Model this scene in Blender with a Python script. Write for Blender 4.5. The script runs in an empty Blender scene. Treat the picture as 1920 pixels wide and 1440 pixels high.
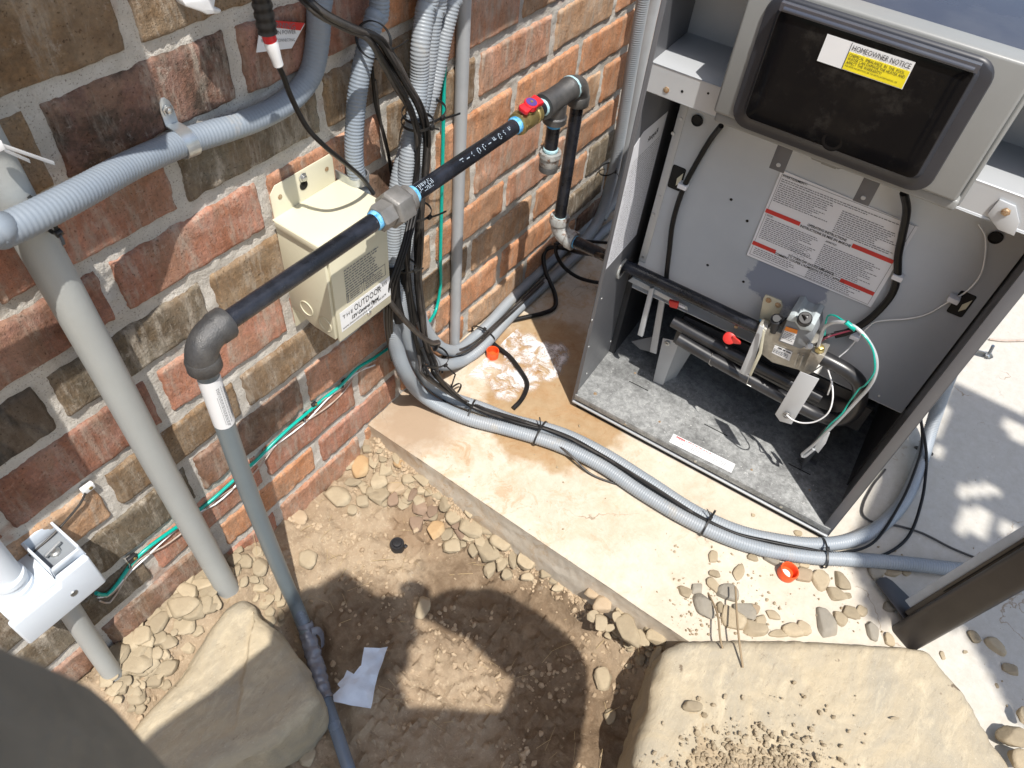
import bpy, bmesh, math, random
from mathutils import Vector as V, Matrix, noise
random.seed(7)
sc = bpy.context.scene
R3 = math.radians
S = 0.084                                   # height of one brick course (m)
# ---------------------------------------------------------------- camera
CR = ((0.583032902, -0.80861352, 0.0788467534), (-0.587762785, -0.486802204, -0.646187684), (0.560898871, 0.330405493, -0.759094636))
CP = V((-0.4475, -0.6262, 1.0988)); FPX = 1405.67
cam = bpy.data.cameras.new('camera'); cam.sensor_width = 36; cam.lens = FPX / 1920 * 36
cam.clip_start = 0.02; cam.clip_end = 200
cam.dof.use_dof = True; cam.dof.focus_distance = 1.0; cam.dof.aperture_fstop = 18
co = bpy.data.objects.new('camera', cam); sc.collection.objects.link(co); sc.camera = co
co.matrix_world = Matrix(((CR[0][0], -CR[1][0], -CR[2][0], CP[0]), (CR[0][1], -CR[1][1], -CR[2][1], CP[1]), (CR[0][2], -CR[1][2], -CR[2][2], CP[2]), (0, 0, 0, 1)))
# ---------------------------------------------------------------- light
SD = V((0.243, 0.332, -0.912)).normalized()   # the way sunlight travels
sc.view_settings.view_transform = 'Standard'; sc.view_settings.look = 'None'
sc.view_settings.exposure = 0.40; sc.view_settings.gamma = 1
w = bpy.data.worlds.new('World'); sc.world = w; w.use_nodes = True
nt = w.node_tree; sky = nt.nodes.new('ShaderNodeTexSky'); sky.sky_type = 'NISHITA'; sky.sun_disc = False
sky.sun_elevation = math.asin(-SD.z); sky.sun_rotation = math.atan2(-SD.x, -SD.y)
sky.air_density = 1.3; sky.dust_density = 2.0
bg = nt.nodes['Background']; nt.links.new(sky.outputs[0], bg.inputs[0]); bg.inputs[1].default_value = 0.14
sl = bpy.data.lights.new('sun', 'SUN'); sl.energy = 4.7; sl.angle = R3(0.5); sl.color = (1, 0.955, 0.89)
so = bpy.data.objects.new('sun', sl); sc.collection.objects.link(so)
so.rotation_euler = SD.to_track_quat('-Z', 'Y').to_euler(); so.location = (-2, -3, 6)
# ---------------------------------------------------------------- pixel -> place on a real plane
def ray(u, v):
    a, b = (u - 960) / FPX, (v - 720) / FPX
    return V(tuple(CR[0][i] * a + CR[1][i] * b + CR[2][i] for i in range(3)))
def onp(u, v, ax, val):
    r = ray(u, v); return CP + r * ((val - CP[ax]) / r[ax])
def yP(u, v, y=0.0): return onp(u, v, 1, y)
def zP(u, v, z=0.0): return onp(u, v, 2, z)
def xP(u, v, x): return onp(u, v, 0, x)
H0 = V((0.399, -0.277, 0)); HA = R3(-86.846)
E1 = V((math.cos(HA), math.sin(HA), 0)); E2 = V((-E1.y, E1.x, 0))
def h2w(p): return H0 + E1 * p[0] + E2 * p[1] + V((0, 0, p[2]))
def w2h(X): d = X - H0; return V((d.dot(E1), d.dot(E2), X.z))
def hP(u, v, d): r = ray(u, v); t = ((H0 - CP).dot(E2) + d) / r.dot(E2); return w2h(CP + r * t)
def hS(u, v, s): r = ray(u, v); t = ((H0 - CP).dot(E1) + s) / r.dot(E1); return w2h(CP + r * t)
def hZ(u, v, z): return w2h(zP(u, v, z))
# ---------------------------------------------------------------- mesh helpers
class MB:
    def __init__(s): s.v = []; s.f = []; s.m = []
    def add(s, vs, fs, mi=0):
        b = len(s.v); s.v += [V(x) for x in vs]
        for f in fs: s.f.append([b + i for i in f]); s.m.append(mi)
        return s
    def box(s, a, b, mi=0):
        x0, y0, z0 = (min(a[i], b[i]) for i in range(3)); x1, y1, z1 = (max(a[i], b[i]) for i in range(3))
        return s.add([(x0,y0,z0),(x1,y0,z0),(x1,y1,z0),(x0,y1,z0),(x0,y0,z1),(x1,y0,z1),(x1,y1,z1),(x0,y1,z1)],
            [(0,3,2,1),(4,5,6,7),(0,1,5,4),(1,2,6,5),(2,3,7,6),(3,0,4,7)], mi)
    def slab(s, poly, vec, mi=0):          # prism of a 3-D polygon
        n = len(poly); poly = [V(p) for p in poly]; vec = V(vec)
        return s.add(poly + [p + vec for p in poly], [tuple(range(n))[::-1], tuple(range(n, 2*n))] + [(i, (i+1) % n, n + (i+1) % n, n + i) for i in range(n)], mi)
    def lathe(s, p0, ax, prof, seg=24, mi=0, phase=0, cap=True):
        p0 = V(p0); ax = V(ax).normalized(); a = ax.orthogonal().normalized(); b = ax.cross(a)
        vs = []; fs = []
        for t, r in prof:
            for k in range(seg):
                an = 2*math.pi*(k + phase)/seg; vs.append(p0 + ax*t + (a*math.cos(an) + b*math.sin(an))*r)
        for i in range(len(prof)-1):
            for k in range(seg):
                fs.append((i*seg+k, i*seg+(k+1) % seg, (i+1)*seg+(k+1) % seg, (i+1)*seg+k))
        if cap: fs.append(tuple(range(seg))[::-1]); fs.append(tuple((len(prof)-1)*seg + k for k in range(seg)))
        return s.add(vs, fs, mi)
    def cyl(s, a, b, r, seg=20, mi=0):
        a = V(a); b = V(b); return s.lathe(a, b-a, [(0, r), ((b-a).length, r)], seg, mi)
    def tube(s, pts, r, seg=12, mi=0, rad=None, cap=True, flat=1.0):
        pts = [V(p) for p in pts]; n = len(pts); T = [(pts[min(i+1, n-1)] - pts[max(i-1, 0)]).normalized() for i in range(n)]
        nn = T[0].orthogonal().normalized(); vs = []; fs = []
        for i in range(n):
            nn = (nn - T[i]*nn.dot(T[i])).normalized(); bb = T[i].cross(nn); rr = rad[i] if rad else r
            for k in range(seg):
                an = 2*math.pi*k/seg; vs.append(pts[i] + nn*math.cos(an)*rr + bb*math.sin(an)*rr*flat)
        for i in range(n-1):
            for k in range(seg): fs.append((i*seg+k, i*seg+(k+1) % seg, (i+1)*seg+(k+1) % seg, (i+1)*seg+k))
        if cap: fs.append(tuple(range(seg))[::-1]); fs.append(tuple((n-1)*seg+k for k in range(seg)))
        return s.add(vs, fs, mi)
def smooth_path(pts, step):
    pts = [V(p) for p in pts]; P = [2*pts[0]-pts[1]] + pts + [2*pts[-1]-pts[-2]]; out = []
    for i in range(1, len(P)-2):
        a, b, c, d = P[i-1:i+3]; n = max(2, int((c-b).length/step))
        for k in range(n):
            t = k/n; out.append(0.5*((2*b) + (c-a)*t + (2*a-5*b+4*c-d)*t*t + (3*b-a-3*c+d)*t**3))
    out.append(pts[-1]); return out
def resample(pts, step):
    out = [pts[0]]; acc = 0
    for a, b in zip(pts, pts[1:]):
        L = (b-a).length; pos = step - acc
        while pos <= L: out.append(a.lerp(b, pos/L)); pos += step
        acc = (acc + L) % step if L else acc
    return out
INV = {}
def _link(o, parent):
    sc.collection.objects.link(o)
    if parent: o.parent = parent; INV[o.name] = INV[parent.name]
def root(name, loc, label, cat, group=None, rotz=0, local=False):
    o = bpy.data.objects.new(name, None); _link(o, None); o.location = loc; o.rotation_euler = (0, 0, rotz)
    o.empty_display_size = 0.05
    o['label'] = label; o['category'] = cat
    if group: o['group'] = group
    M = Matrix.Translation(V(loc)) @ Matrix.Rotation(rotz, 4, 'Z')
    INV[o.name] = Matrix.Identity(4) if local else M.inverted(); return o
def mesh(name, mb, mats, parent=None, bevel=0, sharp=35, seg=2, label=None, loc=None, flat=False):
    me = bpy.data.meshes.new(name); M = INV[parent.name] if parent else Matrix.Translation(-V(loc or (0, 0, 0)))
    me.from_pydata([M @ p for p in mb.v], [], mb.f)
    for m in (mats if isinstance(mats, (list, tuple)) else [mats]): me.materials.append(m)
    me.polygons.foreach_set('material_index', mb.m)
    if bevel:
        bm = bmesh.new(); bm.from_mesh(me); bmesh.ops.remove_doubles(bm, verts=bm.verts, dist=1e-6)
        es = [e for e in bm.edges if len(e.link_faces) == 2 and e.calc_face_angle(0) > 0.5]
        bmesh.ops.bevel(bm, geom=es, offset=bevel, segments=seg, affect='EDGES', profile=.5, clamp_overlap=True); bm.to_mesh(me); bm.free()
    if not flat: me.polygons.foreach_set('use_smooth', [True]*len(me.polygons)); me.set_sharp_from_angle(angle=R3(sharp))
    me.update(); o = bpy.data.objects.new(name, me); _link(o, parent)
    if loc and not parent: o.location = loc; INV[o.name] = Matrix.Translation(-V(loc))
    elif not parent: INV[o.name] = Matrix.Identity(4)
    if label: o['label'] = label
    return o
def thing(name, mb, mats, label, cat, group=None, **k):
    if 'loc' not in k:
        c = V((0, 0, 0))
        for p in mb.v: c += p
        c /= len(mb.v); c.z = min(p.z for p in mb.v); k['loc'] = tuple(c)
    o = mesh(name, mb, mats, **k); o['label'] = label; o['category'] = cat
    if group: o['group'] = group
    return o
def text_mb(body, size, org, xd, yd, off=0.0004, bold=0, shear=0, sx=1.0, align='LEFT', spacing=1.0, mb=None):
    cu = bpy.data.curves.new('t', 'FONT'); cu.body = body; cu.size = size; cu.offset = bold*size*2; cu.shear = shear; cu.align_x = align; cu.space_character = spacing; cu.resolution_u = 2
    ob = bpy.data.objects.new('t', cu); sc.collection.objects.link(ob); bpy.context.view_layer.update()
    me = ob.evaluated_get(bpy.context.evaluated_depsgraph_get()).to_mesh()
    mb = mb or MB(); xd = V(xd).normalized(); yd = V(yd).normalized(); nd = xd.cross(yd); org = V(org)
    mb.add([org + xd*v.co.x*sx + yd*v.co.y + nd*off for v in me.vertices], [tuple(p.vertices) for p in me.polygons])
    ob.evaluated_get(bpy.context.evaluated_depsgraph_get()).to_mesh_clear(); bpy.data.objects.remove(ob); bpy.data.curves.remove(cu); return mb
def dashes(mb, org, xd, yd, w, lines, pitch, hgt, off=0.0004, short=0.2):   # rows of print too small to read
    xd = V(xd).normalized(); yd = V(yd).normalized(); nd = xd.cross(yd); org = V(org)
    for l in range(lines):
        x = 0.0; end = w * (1 - random.random()*short)
        while x < end:
            ww = random.uniform(2, 7)*hgt*.7; ww = min(ww, end-x)
            p = org + xd*x - yd*(l*pitch) + nd*off
            mb.add([p, p+xd*ww, p+xd*ww+yd*hgt, p+yd*hgt], [(0, 1, 2, 3)]); x += ww + hgt*.8
    return mb
def rectmb(org, xv, yv, th=0.0003):
    xv = V(xv); yv = V(yv); return MB().slab([V(org), V(org)+xv, V(org)+xv+yv, V(org)+yv], xv.cross(yv).normalized()*th)
# ---------------------------------------------------------------- materials
def NM(name):
    m = bpy.data.materials.new(name); m.use_nodes = True; n = m.node_tree.nodes; l = m.node_tree.links
    return m, n, l, n['Principled BSDF']
def nz(n, l, vec, scale, detail=6, rough=.6, dist=0):
    t = n.new('ShaderNodeTexNoise'); t.inputs['Scale'].default_value = scale; t.inputs['Detail'].default_value = detail
    t.inputs['Roughness'].default_value = rough; t.inputs['Distortion'].default_value = dist; l.new(vec, t.inputs['Vector']); return t.outputs['Fac']
def ramp(n, l, fac, a, b, ca=(0,0,0,1), cb=(1,1,1,1)):
    if a > b: a, b, ca, cb = b, a, cb, ca
    r = n.new('ShaderNodeValToRGB'); l.new(fac, r.inputs[0]); r.color_ramp.elements[0].position = a; r.color_ramp.elements[1].position = b
    r.color_ramp.elements[0].color = ca; r.color_ramp.elements[1].color = cb; return r.outputs[0]
def mixc(n, l, fac, a, b, mode='MIX'):
    m = n.new('ShaderNodeMix'); m.data_type = 'RGBA'; m.blend_type = mode
    for s, x in ((0, fac), (6, a), (7, b)):
        if hasattr(x, 'default_value') and not isinstance(x, (tuple, float)): l.new(x, m.inputs[s])
        elif isinstance(x, tuple): m.inputs[s].default_value = (*x[:3], 1)
        else: m.inputs[s].default_value = x
    return m.outputs[2]
def math_(n, l, op, a, b=0.0):
    m = n.new('ShaderNodeMath'); m.operation = op; m.use_clamp = False
    for i, x in enumerate((a, b)):
        if isinstance(x, (int, float)): m.inputs[i].default_value = x
        else: l.new(x, m.inputs[i])
    return m.outputs[0]
def bump(n, l, h, st, dist, prev=None):
    b = n.new('ShaderNodeBump'); b.inputs['Strength'].default_value = st; b.inputs['Distance'].default_value = dist
    l.new(h, b.inputs['Height'])
    if prev is not None: l.new(prev, b.inputs['Normal'])
    return b.outputs[0]
def coords(n, sc_=(1, 1, 1), out='Object'):
    tc = n.new('ShaderNodeTexCoord'); mp = n.new('ShaderNodeMapping'); mp.inputs['Scale'].default_value = sc_
    n.id_data.links.new(tc.outputs[out], mp.inputs[0]); return mp.outputs[0]
def pm(name, c, rough=.5, metal=0, c2=None, scale=30, lo=.4, hi=.65, bmp=0, bsc=300, rv=.1, coat=0, spec=.5, stretch=(1,1,1), dirt=None, dlo=.6, dhi=.75, dsc=60, sub=0):
    m, n, l, b = NM(name); vec = coords(n, stretch)
    col = (*c, 1); f = nz(n, l, vec, scale)
    c2 = c2 or tuple(x*.86 for x in c); cc = mixc(n, l, ramp(n, l, f, lo, hi), c, c2)
    if dirt: cc = mixc(n, l, ramp(n, l, nz(n, l, vec, dsc, 8, .7), dlo, dhi), cc, dirt)
    l.new(cc, b.inputs['Base Color']); b.inputs['Metallic'].default_value = metal
    rr = n.new('ShaderNodeMapRange'); l.new(nz(n, l, vec, scale*1.7), rr.inputs[0]); rr.inputs[3].default_value = max(.02, rough-rv); rr.inputs[4].default_value = min(1, rough+rv); l.new(rr.outputs[0], b.inputs['Roughness'])
    b.inputs['Specular IOR Level'].default_value = spec
    if coat: b.inputs['Coat Weight'].default_value = coat; b.inputs['Coat Roughness'].default_value = .08
    if sub: b.inputs['Subsurface Weight'].default_value = sub; b.inputs['Subsurface Radius'].default_value = (.004,.002,.001)
    if bmp: l.new(bump(n, l, nz(n, l, vec, bsc, 4), bmp, .002), b.inputs['Normal'])
    return m
M = {}
M['pvc'] = pm('pvc_grey', (.36,.375,.39), .42, c2=(.31,.32,.33), scale=14, dirt=(.42,.36,.26), dlo=.68, dhi=.8, dsc=25)
M['pvc_pale'] = pm('pvc_pale_grey', (.37,.385,.375), .45, c2=(.34,.35,.34), scale=9, dirt=(.45,.38,.27), dlo=.7, dhi=.8, dsc=20, bmp=.15, bsc=250)
M['flex'] = pm('flex_conduit', (.20,.235,.28), .42, c2=(.225,.26,.30), scale=16, dirt=(.36,.32,.26), dlo=.62, dhi=.85, dsc=18, rv=.08, spec=.45)
M['flex2'] = pm('flex_conduit_light', (.25,.28,.31), .42, c2=(.28,.30,.32), scale=16, dirt=(.36,.32,.25), dlo=.60, dhi=.85, dsc=18, rv=.08, spec=.45)
M['riser'] = pm('riser_grey', (.15,.18,.195), .38, c2=(.17,.2,.21), scale=10, dirt=(.30,.32,.32), dlo=.69, dhi=.73, dsc=90)
M['riser_low'] = pm('riser_low', (.14,.165,.20), .25, c2=(.15,.19,.24), scale=20, dirt=(.32,.27,.2), dlo=.66, dhi=.78, dsc=30)
M['blackpipe'] = pm('black_pipe', (.009,.010,.013), .24, c2=(.03,.033,.045), scale=22, lo=.45, hi=.7, rv=.12, bmp=.25, bsc=500, spec=.42, dirt=(.12,.13,.16), dlo=.69, dhi=.76, dsc=70)
M['castiron'] = pm('cast_iron', (.07,.07,.072), .40, metal=.4, c2=(.105,.103,.10), scale=60, bmp=.45, bsc=700, spec=.6)
M['steel'] = pm('union_steel', (.27,.262,.25), .42, metal=.5, c2=(.19,.185,.175), scale=45, bmp=.3, bsc=900)
M['rusty'] = pm('galvanised_dirty', (.42,.43,.42), .5, metal=.3, c2=(.3,.3,.29), scale=60, dirt=(.14,.07,.035), dlo=.52, dhi=.62, dsc=70, bmp=.4, bsc=400)
M['brass'] = pm('brass', (.50,.40,.17), .33, metal=.8, c2=(.36,.28,.12), scale=60, bmp=.2, bsc=700)
M['dope'] = pm('pipe_dope', (.03,.27,.62), .5, c2=(.20,.52,.74), scale=160, lo=.4, hi=.6, bmp=.8, bsc=500)
M['dope_pale'] = pm('pipe_dope_pale', (.33,.55,.62), .55, c2=(.46,.60,.62), scale=160, bmp=.8, bsc=500)
M['red'] = pm('red_plastic', (.62,.02,.03), .35, c2=(.5,.015,.02))
M['redplug'] = pm('red_plug', (.55,.03,.025), .45)
M['purple'] = pm('purple_disc', (.09,.05,.22), .4)
M['orange'] = pm('orange_plastic', (.85,.10,.02), .4, c2=(.75,.08,.015), scale=80, bmp=.2)
M['beige'] = pm('beige_paint', (.60,.57,.43), .38, c2=(.62,.59,.45), scale=12, dirt=(.45,.36,.2), dlo=.66, dhi=.8, dsc=25, rv=.06)
M['zinc'] = pm('zinc', (.55,.58,.6), .32, metal=.8, c2=(.42,.45,.47), scale=50, bmp=.1)
M['screw'] = pm('screw_zinc', (.55,.56,.55), .3, metal=.9)
M['rustscrew'] = pm('screw_rusty', (.35,.2,.1), .5, metal=.6, c2=(.5,.42,.3), scale=400)
M['white'] = pm('white_plastic', (.62,.67,.72), .38, c2=(.58,.63,.69), scale=10, dirt=(.4,.4,.4), dlo=.72, dhi=.8, dsc=50)
M['whitebright'] = pm('white_bright', (.8,.81,.82), .4)
M['cable'] = pm('black_cable', (.010,.010,.010), .40, c2=(.016,.015,.015), scale=60, spec=.25)
M['cable_dusty'] = pm('black_cable_dusty', (.045,.04,.036), .42, c2=(.02,.018,.017), scale=60, dirt=(.2,.17,.13), dlo=.62, dhi=.75, dsc=120)
M['copper'] = pm('speaker_wire', (.36,.26,.2), .4, c2=(.45,.4,.36), scale=90)
M['green'] = pm('green_wire', (.0,.34,.27), .3, c2=(.0,.38,.31), scale=60)
M['palegreen'] = pm('pale_green_wire', (.28,.46,.36), .45)
M['tie'] = pm('zip_tie', (.015,.015,.015), .4)
M['sticker'] = pm('sticker', (.74,.75,.76), .38, c2=(.72,.73,.74))
M['label'] = pm('label', (.70,.71,.76), .4, c2=(.69,.7,.74))
M['ink'] = pm('ink', (.02,.02,.022), .6)
M['inkgrey'] = pm('ink_grey', (.15,.155,.17), .6)
M['inkred'] = pm('ink_red', (.58,.03,.025), .5)
M['inkorange'] = pm('ink_orange', (.8,.25,.03), .5)
M['inkyellow'] = pm('ink_yellow', (.85,.72,.02), .45)
M['paint'] = pm('stencil_paint', (.36,.43,.50), .7)
M['jacket'] = pm('jacket_dark', (.095,.097,.106), .35, c2=(.105,.107,.116), scale=10, dirt=(.22,.21,.2), dlo=.70, dhi=.82, dsc=40, spec=.6)
M['jackettop'] = pm('jacket_top', (.045,.05,.068), .16, c2=(.07,.075,.09), scale=9, dirt=(.3,.26,.2), dlo=.68, dhi=.86, dsc=14, spec=.7, rv=.08)
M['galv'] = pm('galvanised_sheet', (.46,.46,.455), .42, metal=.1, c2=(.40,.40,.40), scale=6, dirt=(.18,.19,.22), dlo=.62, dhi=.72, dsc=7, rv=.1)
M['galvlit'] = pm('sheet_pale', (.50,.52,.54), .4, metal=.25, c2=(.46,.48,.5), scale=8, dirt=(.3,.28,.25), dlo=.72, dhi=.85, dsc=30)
M['innerdark'] = pm('dark_sheet', (.045,.046,.05), .5, metal=.4, c2=(.03,.03,.033), scale=14)  # dark grey sheet for the burner compartment's inner faces
M['bezel'] = pm('bezel_grey', (.235,.24,.235), .42, c2=(.215,.22,.215), scale=8, dirt=(.36,.2,.1), dlo=.76, dhi=.85, dsc=9, bmp=.06, bsc=900)
M['ring'] = pm('ring_dark', (.026,.028,.035), .40, c2=(.032,.034,.042), scale=12, dirt=(.25,.22,.18), dlo=.74, dhi=.88, dsc=30)
M['gloss'] = pm('gloss_black', (.005,.005,.006), .14, c2=(.012,.011,.010), scale=14, lo=.5, hi=.75, rv=.05, spec=.10, dirt=(.028,.026,.024), dlo=.52, dhi=.72, dsc=26)
M['burner'] = pm('burner_black', (.014,.014,.016), .34, c2=(.03,.03,.033), scale=25, spec=.6)
M['valvebody'] = pm('valve_cast', (.45,.43,.38), .42, metal=.6, c2=(.36,.34,.30), scale=60, bmp=.4, bsc=500)
M['valvegrey'] = pm('valve_grey', (.22,.24,.26), .45, c2=(.2,.215,.235))
M['valvelight'] = pm('valve_light', (.42,.47,.49), .4)
M['black'] = pm('black_plastic', (.018,.018,.02), .45)
M['bracketcream'] = pm('bracket_cream', (.58,.56,.44), .4, metal=.2, dirt=(.2,.1,.04), dlo=.70, dhi=.73, dsc=160)
M['bronze'] = pm('bronze_metal', (.05,.044,.041), .40, c2=(.06,.054,.05), scale=14, dirt=(.22,.2,.17), dlo=.73, dhi=.8, dsc=60, spec=.6, metal=.3)
M['skyreflect'] = pm('sky_reflect_panel', (.42,.48,.56), .35)  # reflected sky put into the base colour as pale blue
M['paper'] = pm('paper', (.60,.66,.74), .6, c2=(.52,.58,.66), scale=40, bmp=.4, bsc=120)
M['twig'] = pm('twig', (.27,.2,.12), .8)
M['straw'] = pm('straw', (.45,.34,.18), .8, c2=(.35,.26,.14), scale=60)
M['shirt'] = pm('shirt_fabric', (.21,.195,.165), .95, c2=(.15,.14,.118), scale=26, spec=.1, bmp=.6, bsc=300)
M['skin'] = pm('skin', (.45,.27,.19), .5, c2=(.42,.24,.16), scale=30, sub=.2)
M['trousers'] = pm('trousers', (.05,.06,.09), .95, spec=.1)
M['hair'] = pm('hair', (.03,.02,.014), .6)
M['shoe'] = pm('shoe', (.08,.055,.035), .6)
M['wrap'] = pm('plastic_wrap', (.20,.205,.235), .2, c2=(.14,.15,.18), scale=25, lo=.35, hi=.7, bmp=1.0, bsc=60, spec=.8, dirt=(.3,.24,.17), dlo=.62, dhi=.75, dsc=30)
M['maroon'] = pm('maroon_wire', (.12,.015,.03), .45)
M['slot'] = pm('slot_black', (.004,.004,.004), .8)

def mat_brick():
    m, n, l, b = NM('brick'); vec = coords(n); vs = coords(n, (1, 1, .22))
    at = n.new('ShaderNodeAttribute'); at.attribute_name = 'Col'; a2 = n.new('ShaderNodeAttribute'); a2.attribute_name = 'Mix'
    sp = n.new('ShaderNodeSeparateColor'); l.new(a2.outputs['Color'], sp.inputs[0])
    big = nz(n, l, vec, 22, 5, .65, .6); fine = nz(n, l, vec, 240, 4, .7); vert = nz(n, l, vs, 120, 5, .65); gr = nz(n, l, vec, 900, 2, .5)
    c = mixc(n, l, ramp(n, l, big, .38, .62), at.outputs['Color'], mixc(n, l, 1.0, at.outputs['Color'], (.72,.62,.52), 'MULTIPLY'))
    c = mixc(n, l, math_(n, l, 'MULTIPLY', ramp(n, l, fine, .42, .66), .75), c, mixc(n, l, 1.0, c, (1.5,1.42,1.3), 'MULTIPLY'))
    c = mixc(n, l, ramp(n, l, nz(n, l, coords(n, (1, 1, .5)), 11, 4, .6, .8), .52, .58), c, mixc(n, l, .35, c, (.25,.18,.12)))
    c = mixc(n, l, math_(n, l, 'MULTIPLY', ramp(n, l, vert, .52, .66), .22), c, mixc(n, l, 1.0, c, (.5,.48,.46), 'MULTIPLY'))
    c = mixc(n, l, math_(n, l, 'MULTIPLY', ramp(n, l, vert, .46, .34), .2), c, mixc(n, l, 1.0, c, (1.55,1.5,1.42), 'MULTIPLY'))
    # dark fired patches
    dk = ramp(n, l, nz(n, l, vec, 15, 6, .7, .4), .46, .60); c = mixc(n, l, math_(n, l, 'MULTIPLY', dk, sp.outputs[1]), c, (.055,.042,.032))
    # pale lime smears, drawn down the face
    sm = math_(n, l, 'MULTIPLY', ramp(n, l, nz(n, l, vs, 38, 8, .75, .3), .47, .58), ramp(n, l, vert, .40, .60)); c = mixc(n, l, math_(n, l, 'MULTIPLY', sm, math_(n, l, 'MULTIPLY', sp.outputs[0], .75)), c, (.47,.42,.35))
    s2 = ramp(n, l, nz(n, l, vec, 60, 8, .8, .2), .58, .66); c = mixc(n, l, math_(n, l, 'MULTIPLY', s2, math_(n, l, 'MULTIPLY', sp.outputs[0], .6)), c, (.47,.43,.37))
    pit = ramp(n, l, nz(n, l, vec, 330, 3, .6), .30, .40); c = mixc(n, l, pit, mixc(n, l, 1.0, c, (.45,.42,.4), 'MULTIPLY'), c)
    l.new(c, b.inputs['Base Color']); b.inputs['Roughness'].default_value = .9; b.inputs['Specular IOR Level'].default_value = .25
    b1 = bump(n, l, vert, .6, .004); b2 = bump(n, l, fine, .65, .0022, b1); b3 = bump(n, l, gr, .8, .001, b2); b4 = bump(n, l, big, .4, .004, b3); l.new(b4, b.inputs['Normal']); return m
def mat_mortar():
    m, n, l, b = NM('mortar'); vec = coords(n)
    c = mixc(n, l, ramp(n, l, nz(n, l, vec, 30, 6, .7), .4, .65), (.57,.54,.49), (.47,.44,.39))
    c = mixc(n, l, ramp(n, l, nz(n, l, vec, 9, 4, .6), .60, .72), c, (.34,.20,.14))
    c = mixc(n, l, ramp(n, l, nz(n, l, vec, 500, 3, .7), .58, .68), c, (.2,.17,.14))
    l.new(c, b.inputs['Base Color']); b.inputs['Roughness'].default_value = .95; b.inputs['Specular IOR Level'].default_value = .2
    b1 = bump(n, l, nz(n, l, vec, 320, 4, .7), .6, .0025); l.new(bump(n, l, nz(n, l, vec, 60, 4, .6), .4, .005, b1), b.inputs['Normal']); return m
def circ(n, l, vec, cx, cy, r, soft, wob):      # soft wobbly disc in plan
    sp = n.new('ShaderNodeSeparateXYZ'); l.new(vec, sp.inputs[0])
    dx = math_(n, l, 'SUBTRACT', sp.outputs[0], cx); dy = math_(n, l, 'SUBTRACT', sp.outputs[1], cy)
    d = math_(n, l, 'SQRT', math_(n, l, 'ADD', math_(n, l, 'MULTIPLY', dx, dx), math_(n, l, 'MULTIPLY', dy, dy)))
    d = math_(n, l, 'ADD', d, math_(n, l, 'MULTIPLY', math_(n, l, 'SUBTRACT', nz(n, l, vec, 18, 5, .6), .5), wob))
    mr = n.new('ShaderNodeMapRange'); l.new(d, mr.inputs[0]); mr.inputs[1].default_value = r; mr.inputs[2].default_value = r - soft; return mr.outputs[0]
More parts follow.
